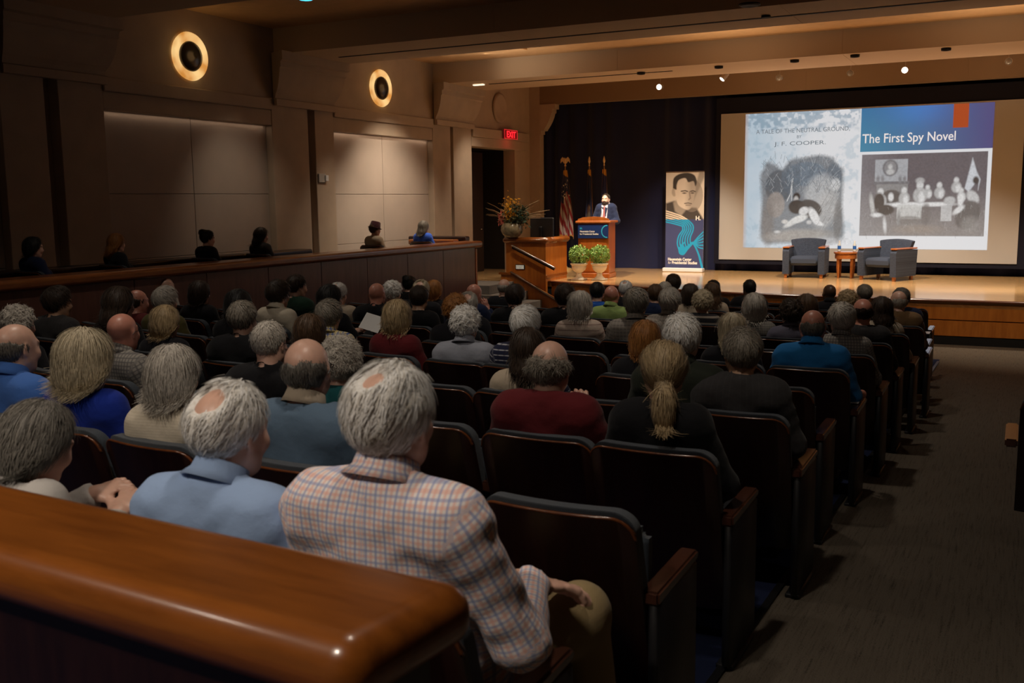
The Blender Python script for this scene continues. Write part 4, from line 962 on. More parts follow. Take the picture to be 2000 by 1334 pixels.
# ---- head (local frame: origin mid-head, +y the face, z up; chin to crown .235 m)
def head_prims(sex='m'):
    w = 1.0 if sex == 'm' else .95
    h = [E_((0, -.012, .030), (.077 * w, .096, .086), k=.02), E_((0, .028, -.040), (.060 * w, .062, .070), k=.05), E_((0, .048, -.088), (.030 * w, .032, .024), k=.03),
         C_((-.058 * w, .005, -.055), (-.025, .055, -.092), .018, .014, k=.035), C_((.058 * w, .005, -.055), (.025, .055, -.092), .018, .014, k=.035),
         C_((-.036, .078, .022), (.036, .078, .022), .012, k=.025), C_((0, .088, .012), (0, .107, -.026), .008, .0125, k=.015),
         E_((-.012, .097, -.030), (.009, .010, .007), k=.008), E_((.012, .097, -.030), (.009, .010, .007), k=.008),
         E_((-.034, .094, -.000), (.017, .012, .011), k=.018, neg=1), E_((.034, .094, -.000), (.017, .012, .011), k=.018, neg=1),
         E_((-.033, .076, .000), (.0125, .0125, .0105), k=.004), E_((.033, .076, .000), (.0125, .0125, .0105), k=.004),
         E_((0, .087, -.056), (.025, .010, .0065), k=.008), E_((0, .085, -.067), (.021, .010, .0065), k=.008),
         E_((-.040, .070, -.030), (.022, .02, .02), k=.03), E_((.040, .070, -.030), (.022, .02, .02), k=.03)]
    for s in (-1, 1):
        R = np.array(Euler((0, 0, s * .35)).to_matrix()); h.append(E_((s * .080 * w, -.008, -.008), (.009, .021, .033), k=.012, R=R)); h.append(E_((s * .088 * w, -.002, -.006), (.006, .010, .019), k=.008, R=R, neg=1))
    return h
def hand_prims(side, M, curl=.35, spread=.06):
    """right/left hand: local frame wrist at origin, +y fingers, z up (back of the hand); thumb towards the body's middle"""
    s = -side; out = [E_((0, .045, 0), (.040, .052, .014), k=.014), E_((s * .02, .03, -.006), (.02, .03, .014), k=.014), C_((0, -.03, 0), (0, .015, 0), .026, .024, k=.02)]
    for i, (x, L) in enumerate(((.030, .068), (.011, .078), (-.009, .072), (-.028, .056))):
        x *= s; y = .086 - abs(i - 1) * .004; a = curl * .5; p = np.array((x, y, .002)); yaw = spread * (1.5 - i) * s
        for j, fr in enumerate((.45, .32, .23)):
            d = np.array((math.sin(yaw) * math.cos(a), math.cos(a) * math.cos(yaw), -math.sin(a))); q = p + d * L * fr
            out.append(C_(p, q, .0092 - j * .0010, .0085 - j * .0012, k=.006)); p = q; a += curl * (.9 if j == 0 else .7)
    p = np.array((s * .030, .018, -.004)); q = p + np.array((s * .028, .030, -.008)); r = q + np.array((s * .008, .030, -.006))
    out += [C_(p, q, .013, .0105, k=.012), C_(q, r, .0105, .0085, k=.005)]
    return [xf(o, M) for o in out]
def frame(o, d, up):
    d = np.array(d, float); d /= np.linalg.norm(d); up = np.array(up, float); x = np.cross(d, up); x /= np.linalg.norm(x); z = np.cross(x, d)
    M = np.eye(4); M[:3, 0], M[:3, 1], M[:3, 2], M[:3, 3] = x, d, z, o; return M
DEF = dict(sex='m', hyaw=0, hpitch=0, hroll=0, lean=0, seated=True, w=1.0, head=(0, .03, 1.222),
           el=(-.25, .07, .76), wl=(-.15, .30, .625), er=(.25, .07, .76), wr=(.15, .30, .625), dl=(.15, 1, -.15), dr=(-.15, 1, -.15), ul=(0, .1, 1), ur=(0, .1, 1), curl=.45,
           kl=(-.13, .60, .50), kr=(.13, .60, .50), al=(-.14, .60, .10), ar=(.14, .60, .10))
def body(**kw):
    p = dict(DEF); p.update(kw); sx = p['sex']; w = p['w'] * (1 if sx == 'm' else .88); L = np.array
    if p['seated']: hip = L((0, .17, .54)); ch = L((0, .03, .86))
    else: hip = L((0, 0, .95)); ch = L((0, 0, 1.28))
    H = L(p['head'], float); HM = np.eye(4); HM[:3, :3] = np.array(Euler((p['hpitch'], p['hroll'], p['hyaw']), 'XYZ').to_matrix()); HM[:3, 3] = H
    sh = L((0, -.01, 1.03)) if p['seated'] else L((0, 0, 1.45)); sw = .165 * w
    SL_, SR_ = sh + L((-sw, 0, -.01)), sh + L((sw, 0, -.01))
    neck0 = sh + L((0, -.01, .03)); neck1 = (HM @ L((0, -.022, -.075, 1)))[:3]
    g = {}
    g['torso'] = [E_(hip + L((0, 0, .02)), (.175 * w, .135, .12), k=.06), E_((hip + ch) / 2 + L((0, .005, .0)), (.160 * w, .120 * (1.08 if sx == 'm' else 1), .18), k=.08),
                  E_(ch + L((0, 0, .03)), (.165 * w, .110, .19), k=.07), C_(SL_ + L((.03, 0, 0)), SR_ - L((.03, 0, 0)), .068, k=.06),
                  C_(SL_ + L((.02, 0, .01)), neck0 + L((-.03, -.003, .012)), .045, .036, k=.05), C_(SR_ + L((-.02, 0, .01)), neck0 + L((.03, -.003, .012)), .045, .036, k=.05)]
    if sx == 'f': g['torso'] += [E_(ch + L((s * .075, .085, .02)), (.065, .055, .06), k=.05) for s in (-1, 1)]
    g['neck'] = [C_(neck0, neck1, .058 if sx == 'm' else .048, .054 if sx == 'm' else .044, k=.03)]
    g['head'] = [xf(q, HM) for q in head_prims(sx)]
    ar = .050 if sx == 'm' else .043
    for s_, S_, e, wst in (('l', SL_, L(p['el'], float), L(p['wl'], float)), ('r', SR_, L(p['er'], float), L(p['wr'], float))):
        g['arm' + s_] = [C_(S_ + L((0, 0, -.01)), e, ar * 1.12, ar * .86, k=.04), C_(e, wst, ar * .88, ar * .58, k=.03)]
        g['hand' + s_] = hand_prims(-1 if s_ == 'l' else 1, frame(wst, p['d' + s_], p['u' + s_]) @ np.diag([p.get('hs', 1)] * 3 + [1]), p['curl'])
    for s_, sg in (('l', -1), ('r', 1)):
        kn, an = L(p['k' + s_], float), L(p['a' + s_], float)
        g['leg' + s_] = [C_(hip + L((sg * .085, .0, -.02)), kn, .088, .064, k=.05), C_(kn, an, .060, .040, k=.03)]
        fd = L((sg * .05, 1, 0)); g['foot' + s_] = [C_(an + L((0, -.02, -.055)), an + L((sg * .01, .14, -.065)), .034, .028, k=.03), E_(an + L((sg * .008, .10, -.065)), (.042, .06, .026), k=.03), C_(an, an + L((0, -.01, -.05)), .04, .036, k=.03)]
    g['_HM'] = HM; g['_p'] = p; g['_neck'] = (neck0, neck1)
    return g
ALLB = ['torso', 'neck', 'head', 'arml', 'armr', 'handl', 'handr', 'legl', 'legr', 'footl', 'footr']
def bounds(pr, m):
    lo = np.min([pbounds(q)[0] for q in pr], 0) - m; hi = np.max([pbounds(q)[1] for q in pr], 0) + m; return lo, hi
def field(prims, h, fine=((), (), ()), grow=0, m=.03):
    lo, hi = bounds(prims, m + grow); ax = [axes(lo[i], hi[i], h, fine[i]) for i in range(3)]; F = Field(ax)
    for q in prims: F.op(q, grow)
    return F
def clip(F, fn):
    X = F.ax[0][:, None, None]; Y = F.ax[1][None, :, None]; Z = F.ax[2][None, None, :]; F.F = np.maximum(F.F, fn(X, Y, Z) + 0 * F.F)
def finish(name, F, sm=1):
    V, Q = surfnet(F.ax, F.F); V = smoothv(V, Q, sm); me = mesh_np(name, V, Q); me.shade_smooth(); return me, V, Q
def body_mesh(g, h=.014, hf=.0065, hands=True, hh=.009):
    prims = sum([g[k] for k in ALLB], []); fine = [[], [], []]
    if hands:
        for k in ('handl', 'handr'):
            lo, hi = bounds(g[k], .004)
            for i in range(3): fine[i].append((lo[i], hi[i], hf))
    lo, hi = bounds(g['head'], .004)
    for i in range(3): fine[i].append((lo[i], hi[i], hh))
    F = field(prims, h, fine); me, V, Q = finish('body', F, 1)
    # painted features: lips, brows, eyes
    HM = g['_HM']; L = (np.c_[V, np.ones(len(V))] @ np.linalg.inv(HM).T)[:, :3]; c = np.ones((len(V), 4), np.float32)
    def put(m, col): c[m, :3] = col
    put((np.abs(L[:, 0]) < .025) & (np.abs(L[:, 2] + .061) < .010) & (L[:, 1] > .075), (.72, .45, .42))
    for s in (-1, 1):
        put((np.abs(L[:, 0] - s * .034) < .020) & (np.abs(L[:, 2] - .024) < .0055) & (L[:, 1] > .06), (.25, .2, .16))
        put((np.hypot(L[:, 0] - s * .033, L[:, 2]) < .010) & (L[:, 1] > .07), (1.2, 1.3, 1.4)); put((np.hypot(L[:, 0] - s * .033, L[:, 2]) < .0055) & (L[:, 1] > .075), (.05, .04, .03))
    a = me.color_attributes.new('tint', 'FLOAT_COLOR', 'POINT'); a.data.foreach_set('color', c.ravel()); return me
def uvattr(me, V, prims):
    """cloth coordinates: each vertex takes (round, along) of its nearest primitive, so that checks wrap each sleeve"""
    best = np.full(len(V), 9.); uv = np.zeros((len(V), 3), np.float32)
    for q in prims:
        d = psdf(q, V[:, 0], V[:, 1], V[:, 2]); m = d < best; best[m] = d[m]
        if q['t'] == 'c' and q.get('sleeve'):
            a, ab = q['a'], q['b'] - q['a']; L_ = np.linalg.norm(ab); dd = ab / L_; u = np.cross(dd, (0, .3, 1)); u /= np.linalg.norm(u); w = np.cross(dd, u)
            r = V[m] - a; uv[m, 0] = np.arctan2(r @ w, r @ u) * .052; uv[m, 1] = r @ dd
        else: uv[m, 0] = V[m, 0] + .25 * V[m, 1] * np.sign(V[m, 0]); uv[m, 1] = V[m, 2]
    at = me.attributes.new('cloth', 'FLOAT_VECTOR', 'POINT'); at.data.foreach_set('vector', uv.ravel())
def shirt_mesh(g, kind='shirt', h=.014, long=True, wr=None):
    gr = {'shirt': .017, 'sweater': .020, 'jacket': .026}[kind]; P_ = [dict(q) for q in g['torso'] + g['arml'] + g['armr']]
    for q in P_[len(g['torso']):]: q['sleeve'] = 1
    n0, n1 = g['_neck']; ax = (n1 - n0) / np.linalg.norm(n1 - n0)
    col = []
    if kind != 'sweater':
        c0 = n0 + ax * .030; 
        col = [dict(t='c', a=c0, b=c0 + ax * .052, ra=.070 - gr, rb=.064 - gr, k=.012)]
    F = field(P_ + col, h, grow=gr)
    r0 = .058 if g['_p']['sex'] == 'm' else .048
    cut = C_(n0 + ax * (.045 if kind != 'sweater' else .02), n1 + ax * .06, r0 + .006, r0 + .004, k=.004); F.op(cut, 0, True)
    top = n0 + ax * (.098 if kind != 'sweater' else .066)
    clip(F, lambda X, Y, Z: np.where(np.hypot(X - top[0], Y - top[1]) < .11, (X - top[0]) * ax[0] + (Y - top[1] + .03) * ax[1] * 1.0 + (Z - top[2]) * ax[2], -1.))
    zc = .47 if g['_p']['seated'] else .86; clip(F, lambda X, Y, Z: zc - Z)
    for a in ('arml', 'armr'):
        fa = g[a][1]; d = fa['b'] - fa['a']; L_ = np.linalg.norm(d); d = d / L_; e = fa['b'] - d * (.0 if long else L_ * .75); fb = fa['b']
        def fn(X, Y, Z, e=e, d=d, fb=fb):
            s = (X - e[0]) * d[0] + (Y - e[1]) * d[1] + (Z - e[2]) * d[2]; r = np.sqrt((X - fb[0]) ** 2 + (Y - fb[1]) ** 2 + (Z - fb[2]) ** 2)
            return np.where(r < (.09 if long else .24), s, -1.)
        clip(F, fn)
    # soft wrinkles across the back and sleeves
    X = F.ax[0][:, None, None]; Y = F.ax[1][None, :, None]; Z = F.ax[2][None, None, :]
    F.F -= .001; F.F += (.0022 * np.sin(X * 31 + Z * 44 + np.sin(Y * 30 + Z * 12) * 1.6) + .0018 * np.sin(Z * 78 - X * 25 + np.sin(X * 40) * 1.2)).astype(np.float32) * (1.0 if kind != 'sweater' else .6)
    me, V, Q = finish('shirt', F, 1); uvattr(me, V, P_); return me
def trousers_mesh(g, h=.017):
    P_ = g['legl'] + g['legr'] + [g['torso'][0]]; F = field(P_, h, grow=.013)
    zc = .58 if g['_p']['seated'] else 1.02; clip(F, lambda X, Y, Z: np.where(Y < .30, Z - zc, -1.))
    for s in 'lr':
        a = g['leg' + s][1]['b']; clip(F, lambda X, Y, Z, a=a: np.where(np.sqrt((X - a[0]) ** 2 + (Y - a[1]) ** 2) < .12, a[2] - .03 - Z, -1.))
    return finish('trousers', F, 1)[0]
def shoe_mesh(g, s):
    F = field(g['foot' + s], .012, grow=.010); a = g['foot' + s][0]['a']; clip(F, lambda X, Y, Z: np.maximum((a[2] - .034) - Z, Z - (a[2] + .055))); return finish('shoe', F, 1)[0]

# ---- hair in the head frame
def hair_mesh(style, seed=0, h=.0085, strands=900):
    r = np.random.default_rng(seed); W_ = lambda a, b, s: np.clip((s - a) / (b - a), 0, 1)
    cr = E_((0, -.014, .032), (.080, .100, .090), k=.02); P_ = [cr]; g = .010
    front = lambda X, Y, Z: (Y - .052) + np.maximum(0, .055 - Z) * .9            # hairline: cut the face away
    low = -.075; lump = .003; ln = .035; drop = 0
    if style == 'short': g = .013; ln = .03
    elif style == 'crop': g = .006; ln = .016; strands = int(strands * .8)
    elif style == 'thin': g = .012; ln = .034
    elif style == 'fringe': g = .010; ln = .028
    elif style == 'bushy': g = .022; ln = .042; lump = .006
    elif style == 'full': g = .022; ln = .045; P_ += [E_((0, .02, .07), (.06, .06, .045), k=.04)]
    elif style == 'curly': g = .028; ln = .028; lump = .009; low = -.085
    elif style == 'fuzzy': g = .016; ln = .060; lump = .006
    elif style == 'bob': g = .024; ln = .075; low = -.115; P_ += [E_((0, -.035, -.045), (.086, .070, .075), k=.05)]
    elif style == 'bigbob': g = .034; ln = .09; low = -.13; P_ += [E_((0, -.04, -.04), (.092, .080, .085), k=.05), E_((0, -.03, .06), (.07, .08, .06), k=.04)]
    elif style == 'long': g = .022; ln = .11; low = -.30; P_ += [E_((0, -.045, -.07), (.086, .062, .10), k=.05), C_((0, -.06, -.12), (0, -.075, -.25), .075, .055, k=.05)]
    elif style == 'pony': g = .012; ln = .09; low = -.32; P_ += [C_((0, -.105, -.035), (0, -.135, -.06), .022, .022, k=.02), E_((0, -.148, -.115), (.034, .026, .062), k=.012), C_((0, -.150, -.14), (.004, -.135, -.215), .028, .010, k=.02)]
    elif style == 'updo': g = .013; ln = .05; P_ += [E_((0, -.085, .085), (.045, .04, .042), k=.012)]
    F = field(P_, h, grow=g, m=.02)
    X = F.ax[0][:, None, None]; Y = F.ax[1][None, :, None]; Z = F.ax[2][None, None, :]
    f = lump * (np.sin(X * 95 + 2 * np.sin(Z * 60 + seed)) * np.sin(Z * 88 + seed + 2 * np.sin(Y * 70)) ) if lump > .005 else .0022 * np.sin(X * 150 + seed + 1.4 * np.sin(Z * 22)) * np.ones_like(Z) * np.ones_like(Y)
    F.F += f.astype(np.float32)
    clip(F, front)
    long_ = style in ('bob', 'bigbob', 'long', 'pony')
    if long_ and style != 'pony': clip(F, lambda X, Y, Z: low - Z + 0 * X)
    elif style != 'pony':
        clip(F, lambda X, Y, Z: (-.036 - (Z + np.clip(-Y, -.03, .07) * .35)))        # nape line rising to the ear
        clip(F, lambda X, Y, Z: np.where((np.abs(X) > .066) & (Y > -.045) , (-.004 if style != 'curly' else -.04) - Z, -1.))
    if style in ('fringe', 'bushy'): F.F += (np.clip((Z + .12 * Y + .010 + .004 * np.sin(X * 130 + seed)) / .045, 0, 1) * (.016 if style == 'fringe' else .022) + 0 * X).astype(np.float32)
    if style in ('fringe', 'bushy'): clip(F, lambda X, Y, Z: Z + .12 * Y - .030 + .009 * np.sin(X * 70 + seed) * np.sin(Y * 55 + 1) + .004 * np.sin(X * 190 + Y * 150))
    if style == 'thin':
        bc = (-.012, -.062, .112) if seed != 1 else (-.004, -.075, .088); br_ = .034 if seed != 1 else .050; F.F += (.024 * np.clip((br_ * 1.35 - np.sqrt((X - bc[0]) ** 2 + (Y - bc[1]) ** 2 + (Z - bc[2]) ** 2)) / (br_ * .7), 0, 1)).astype(np.float32); clip(F, lambda X, Y, Z: br_ * .8 - np.sqrt((X - bc[0]) ** 2 + (Y - bc[1]) ** 2 + (Z - bc[2]) ** 2))
    if style == 'pony': clip(F, lambda X, Y, Z: np.where(np.abs(X) > .073, -.03 - Z, -1.)); clip(F, lambda X, Y, Z: np.where((Y > -.118) & (Z < -.06) & (np.abs(X) < .2), -.07 - Z, -1.))
    me0, V, Q = finish('hair', F, 1); Nn = vnormals(V, Q); bpy.data.meshes.remove(me0)
    ctr = np.array((0, -.01, .02)); rad = (V - ctr) / np.array((.080, .100, .090)) ** 2; rad /= np.linalg.norm(rad, axis=1)[:, None]; outw = ((rad * Nn).sum(1) > .80) if style not in ('long', 'pony', 'bob', 'bigbob') else (((V - ctr) * Nn).sum(1) > .01)
    cand = np.where(outw)[0]; n = min(strands, len(cand) * 3); idx = r.choice(cand, n); S_ = 5
    p = V[idx] + r.normal(0, .0035, (n, 3)); nn = Nn[idx]
    crown = np.array((.0, -.055, .115)) if style != 'thin' else np.array((.035, .015, .125)); fl = p - crown
    if long_: fl = fl * .35 + np.array((0, -.02, -.12))
    if style == 'pony':
        knot = np.array((0, -.12, -.045)); fl = np.where(((p[:, 2] > -.055) & (p[:, 1] > -.125))[:, None], knot - p, np.array((0, .01, -.1)))
    if style in ('curly', 'fuzzy', 'bushy'): fl = fl * .4 + r.normal(0, .045, (n, 3))
    if style == 'full' : fl = fl + np.array((.05, .02, 0))
    if style == 'thin' or style == 'short': fl = fl + r.normal(0, .006, (n, 3)) + np.array((.02, 0, 0)) * (p[:, 2:3] > .06)
    fl = fl / (np.linalg.norm(fl, axis=1)[:, None] + 1e-9) + r.normal(0, .09, (n, 3)); fl -= (fl * nn).sum(1)[:, None] * nn; fl /= np.linalg.norm(fl, axis=1)[:, None] + 1e-9
    side = np.cross(nn, fl); L_ = ln * r.uniform(.55, 1.2, n); lift = r.uniform(-.02, .07 if style not in ('fuzzy', 'curly', 'bushy') else .30, n); wd = r.uniform(.0010, .0021, n) * (1.0 if strands > 1500 else 1.7)
    ts = np.linspace(0, 1, S_); VV = []; curv = 9.5
    for t in ts:
        c = p + fl * (L_ * t)[:, None] + nn * ((lift * L_ * t) - curv * .5 * (L_ * t) ** 2 + .0012)[:, None]; w_ = wd * (1 - .75 * t)
        if not long_ and style not in ('curly', 'fuzzy', 'updo', 'bushy'):
            er = np.array((.080, .100, .090)); kn = lambda q: np.sqrt((((q - ctr) / er) ** 2).sum(1)); c = ctr + (c - ctr) * ((kn(p) + .012 + (lift + .03) * t * L_ * 6) / kn(c))[:, None]
        VV.append(c - side * w_[:, None]); VV.append(c + side * w_[:, None])
    VV = np.stack(VV, 1).reshape(-1, 3); b = np.arange(n)[:, None] * 2 * S_; fq = np.concatenate([np.stack([b[:, 0] + 2 * j, b[:, 0] + 2 * j + 1, b[:, 0] + 2 * j + 3, b[:, 0] + 2 * j + 2], 1) for j in range(S_ - 1)])
    me = mesh_np('hair', np.concatenate([V, VV]), np.concatenate([Q, fq + len(V)])); me.shade_smooth()
    hv = np.concatenate([.30 + .25 * r.random(len(V)), np.repeat(r.random(n), 2 * S_)]).astype(np.float32); at = me.attributes.new('hv', 'FLOAT', 'POINT'); at.data.foreach_set('value', hv)
    return me
def hair_mat(name, c):
    k = 'hair_' + name
    if k in _mc: return _mc[k]
    m, nt, b = nodes(k); L = nt.links.new; a = N(nt, 'ShaderNodeAttribute', attribute_name='hv'); tc = N(nt, 'ShaderNodeTexCoord')
    mp = N(nt, 'ShaderNodeMapping'); mp.inputs['Scale'].default_value = (1, 1, .12); L(tc.outputs['Object'], mp.inputs[0])
    n = N(nt, 'ShaderNodeTexNoise'); n.inputs['Scale'].default_value = 130; L(mp.outputs[0], n.inputs[0])
    ad = N(nt, 'ShaderNodeMath', operation='ADD'); L(a.outputs['Fac'], ad.inputs[0]); L(n.outputs[0], ad.inputs[1])
    r = N(nt, 'ShaderNodeValToRGB'); r.color_ramp.elements[0].position = .22; r.color_ramp.elements[1].position = .88
    r.color_ramp.elements[0].color = (*[x * .62 for x in c], 1); r.color_ramp.elements[1].color = (*[min(1, x * 1.35) for x in c], 1); 
    dv = N(nt, 'ShaderNodeMath', operation='MULTIPLY'); dv.inputs[1].default_value = .62; L(ad.outputs[0], dv.inputs[0]); L(dv.outputs[0], r.inputs[0]); L(r.outputs[0], b.inputs['Base Color'])
    b.inputs['Roughness'].default_value = .55; b.inputs['Specular IOR Level'].default_value = .35; b.inputs['Sheen Weight'].default_value = .1
    u = N(nt, 'ShaderNodeBump'); u.inputs['Strength'].default_value = .5; u.inputs['Distance'].default_value = .004; L(n.outputs[0], u.inputs['Height']); L(u.outputs[0], b.inputs['Normal'])
    _mc[k] = m; return m
def skin_mat(name, c):
    k = 'skin_' + name
    if k in _mc: return _mc[k]
    m, nt, b = nodes(k); L = nt.links.new; a = N(nt, 'ShaderNodeAttribute', attribute_name='tint'); tc = N(nt, 'ShaderNodeTexCoord')
    n = N(nt, 'ShaderNodeTexNoise'); n.inputs['Scale'].default_value = 30; L(tc.outputs['Object'], n.inputs[0]); r = N(nt, 'ShaderNodeMapRange'); r.inputs[3].default_value = .85; r.inputs[4].default_value = 1.12; L(n.outputs[0], r.inputs[0])
    x = N(nt, 'ShaderNodeMix', data_type='RGBA', blend_type='MULTIPLY'); x.inputs[0].default_value = 1; x.inputs[6].default_value = (*c, 1); L(a.outputs['Color'], x.inputs[7])
    y = N(nt, 'ShaderNodeMix', data_type='RGBA', blend_type='MULTIPLY'); y.inputs[0].default_value = 1; L(x.outputs[2], y.inputs[6]); L(r.outputs[0], y.inputs[7]); L(y.outputs[2], b.inputs['Base Color'])
    b.inputs['Roughness'].default_value = .40; b.inputs['Subsurface Weight'].default_value = .06; b.inputs['Subsurface Radius'].default_value = (.01, .004, .002); b.inputs['Subsurface Scale'].default_value = .5
    _mc[k] = m; return m
def cloth_mat(name, base, pat=None):
    """pat: list of (axis 'u'|'v', period m, width fraction, colour, strength)"""
    k = 'cloth_' + name
    if k in _mc: return _mc[k]
    m, nt, b = nodes(k); L = nt.links.new; a = N(nt, 'ShaderNodeAttribute', attribute_name='cloth'); sp = N(nt, 'ShaderNodeSeparateXYZ'); L(a.outputs['Vector'], sp.inputs[0])
    c = N(nt, 'ShaderNodeRGB'); c.outputs[0].default_value = (*base, 1); cur = c.outputs[0]
    tc = N(nt, 'ShaderNodeTexCoord'); n = N(nt, 'ShaderNodeTexNoise'); n.inputs['Scale'].default_value = 9; n.inputs['Detail'].default_value = 4; L(tc.outputs['Object'], n.inputs[0])
    for ax, per, wd, colr, st, *off in (pat or []):
        d = N(nt, 'ShaderNodeMath', operation='MULTIPLY_ADD'); d.inputs[1].default_value = 1 / per; d.inputs[2].default_value = (off[0] if off else 0) + 50; L(sp.outputs[0 if ax == 'u' else 1], d.inputs[0])
        fr = N(nt, 'ShaderNodeMath', operation='FRACT'); L(d.outputs[0], fr.inputs[0]); s1 = N(nt, 'ShaderNodeMath', operation='SUBTRACT'); s1.inputs[1].default_value = .5; L(fr.outputs[0], s1.inputs[0])
        ab = N(nt, 'ShaderNodeMath', operation='ABSOLUTE'); L(s1.outputs[0], ab.inputs[0]); r = N(nt, 'ShaderNodeMapRange'); r.inputs[1].default_value = wd / 2 + .04; r.inputs[2].default_value = max(0, wd / 2 - .04); r.inputs[3].default_value = 0; r.inputs[4].default_value = st; L(ab.outputs[0], r.inputs[0])
        x = N(nt, 'ShaderNodeMix', data_type='RGBA', blend_type='MIX'); L(r.outputs[0], x.inputs[0]); L(cur, x.inputs[6]); x.inputs[7].default_value = (*colr, 1); cur = x.outputs[2]
    L(cur, b.inputs['Base Color']); b.inputs['Roughness'].default_value = .9; b.inputs['Specular IOR Level'].default_value = .15; b.inputs['Sheen Weight'].default_value = .08
    n2 = N(nt, 'ShaderNodeTexNoise'); n2.inputs['Scale'].default_value = 420; L(tc.outputs['Object'], n2.inputs[0]); ad = N(nt, 'ShaderNodeMath', operation='MULTIPLY_ADD'); ad.inputs[1].default_value = .06; L(n2.outputs[0], ad.inputs[0]); L(n.outputs[0], ad.inputs[2])
    u = N(nt, 'ShaderNodeBump'); u.inputs['Strength'].default_value = .35; u.inputs['Distance'].default_value = .03; L(ad.outputs[0], u.inputs['Height']); L(u.outputs[0], b.inputs['Normal']); _mc[k] = m; return m

# ------------------------------------------------------------------ theatre seats
def rowY(k, x): return 1.70 + .94 * k + .02 * (x + 1) ** 2          # where the tops of the seat backs of row k stand
def rrect(w, z0, z1, r, n=6, crown=.012):
    pts = [(-w, z0), (w, z0)]
    for i in range(n + 1): a = math.pi / 2 * i / n; pts.append((w - r + r * math.cos(a), z1 - r + r * math.sin(a) - (0 if i < n else 0)))
    for i in range(n + 1): a = math.pi / 2 + math.pi / 2 * i / n; pts.append((-w + r + r * math.cos(a), z1 - r + r * math.sin(a)))
    return pts
def bent(poly, y0, y1, curve=.035):
    """seat back: outline in x, z extruded in y, leaning back and slightly concave; finer in x by slicing"""
    m = MB()
    xs = np.concatenate([-.262 + .072 * (1 - np.cos(np.linspace(0, math.pi / 2, 7))), np.linspace(-.13, .13, 5), .19 + .072 * np.sin(np.linspace(0, math.pi / 2, 7))])
    top = lambda x: 0 if abs(x) < .19 else -(.07 - math.sqrt(max(0, .07 ** 2 - ((abs(x) - .19) * .97) ** 2)))
    zt = max(q[1] for q in poly); zb = min(q[1] for q in poly); w = max(q[0] for q in poly); xs = xs * w / .262
    V = []; F = []; zz = [zb, (zb + zt) / 2, None]
    for x in xs:
        for y in (y0, y1):
            for z in zz:
                z_ = zt + top(x * .262 / w) if z is None else z
                V.append((x, y + .13 * 0 - .13 + (.90 - z_) * .30 - curve * (x / w) ** 2 * -1.0 - curve, z_))
    for i in range(len(xs) - 1):
        a, b = i * 6, (i + 1) * 6
        for j in range(2): F += [(a + j, b + j, b + j + 1, a + j + 1), (a + 3 + j, a + 4 + j, b + 4 + j, b + 3 + j)]
        F += [(a, a + 3, b + 3, b), (a + 2, b + 2, b + 5, a + 5)]
    F += [(0, 1, 4, 3), (1, 2, 5, 4)]; e = (len(xs) - 1) * 6; F += [(e, e + 3, e + 4, e + 1), (e + 1, e + 4, e + 5, e + 2)]
    m.add(V, F); return m
def bev_mesh(m, name, w=.008, seg=2):
    me = m.mesh(name); import bmesh
    bm = bmesh.new(); bm.from_mesh(me); bmesh.ops.remove_doubles(bm, verts=bm.verts, dist=1e-5)
    eds = [e for e in bm.edges if len(e.link_faces) == 2 and e.calc_face_angle(0) > .6]
    bmesh.ops.bevel(bm, geom=eds, offset=w, segments=seg, affect='EDGES', clamp_overlap=True); bm.to_mesh(me); bm.free(); me.shade_smooth(); me.set_sharp_from_angle(angle=math.radians(50)); return me
ME = {}
ME['back_shell'] = bev_mesh(bent(rrect(.262, .22, .895, .06), .0, .020), 'back_shell', .003, 1)
ME['back_cushion'] = bev_mesh(bent(rrect(.256, .40, .912, .06), .020, .070), 'back_cushion', .008, 2)
bp = [(x, .90 + (0 if abs(x) < .19 else -(.07 - math.sqrt(max(0, .07 ** 2 - (abs(x) - .19) ** 2))))) for x in np.concatenate([-.262 + .072 * (1 - np.cos(np.linspace(0, math.pi / 2, 7))), np.linspace(-.15, .15, 7), .19 + .072 * np.sin(np.linspace(0, math.pi / 2, 7))])]
bp = [(x, z - .005) for x, z in bp]
M0 = MB().tube([(x * .992, -.13 + (.90 - z) * .30 + .035 * (x / .262) ** 2 - .035 + .004, z) for x, z in bp], .0055, 6); ME['edge_band'] = M0.mesh('edge_band'); ME['edge_band'].shade_smooth()
ME['seat'] = bev_mesh(MB().box(-.235, .235, .10, .58, .37, .46), 'seat', .03, 3)
ME['seat_pan'] = bev_mesh(MB().box(-.225, .225, .12, .56, .34, .375), 'seat_pan', .008)
up_ = MB().add([(-.235, .06, .42), (.235, .06, .42), (.235, .15, .44), (-.235, .15, .44), (-.235, -.04, .86), (.235, -.04, .86), (.235, .05, .87), (-.235, .05, .87)], [(0, 1, 2, 3), (4, 5, 6, 7), (0, 1, 5, 4), (1, 2, 6, 5), (2, 3, 7, 6), (3, 0, 4, 7)])
ME['seat_up'] = bev_mesh(MB().box(-.235, .235, .05, .14, .42, .80), 'seat_up', .03, 3)
ME['armrest'] = bev_mesh(MB().prism([(-.03, .60), (.36, .62), (.38, .635), (.37, .655), (-.03, .645)], lambda a, b, t: (t, a, b), -.032, .032), 'armrest', .008, 2)
ME['standard'] = bev_mesh(MB().box(-.018, .018, .02, .30, .0, .61).box(-.035, .035, .0, .34, .0, .02), 'standard', .004, 1)
ME['end_panel'] = bev_mesh(MB().box(-.016, .016, -.02, .38, .02, .61), 'end_panel', .006, 1)
M_std = mat('dark_seat_frame', (.010, .010, .012), .45)
NCH = [0]
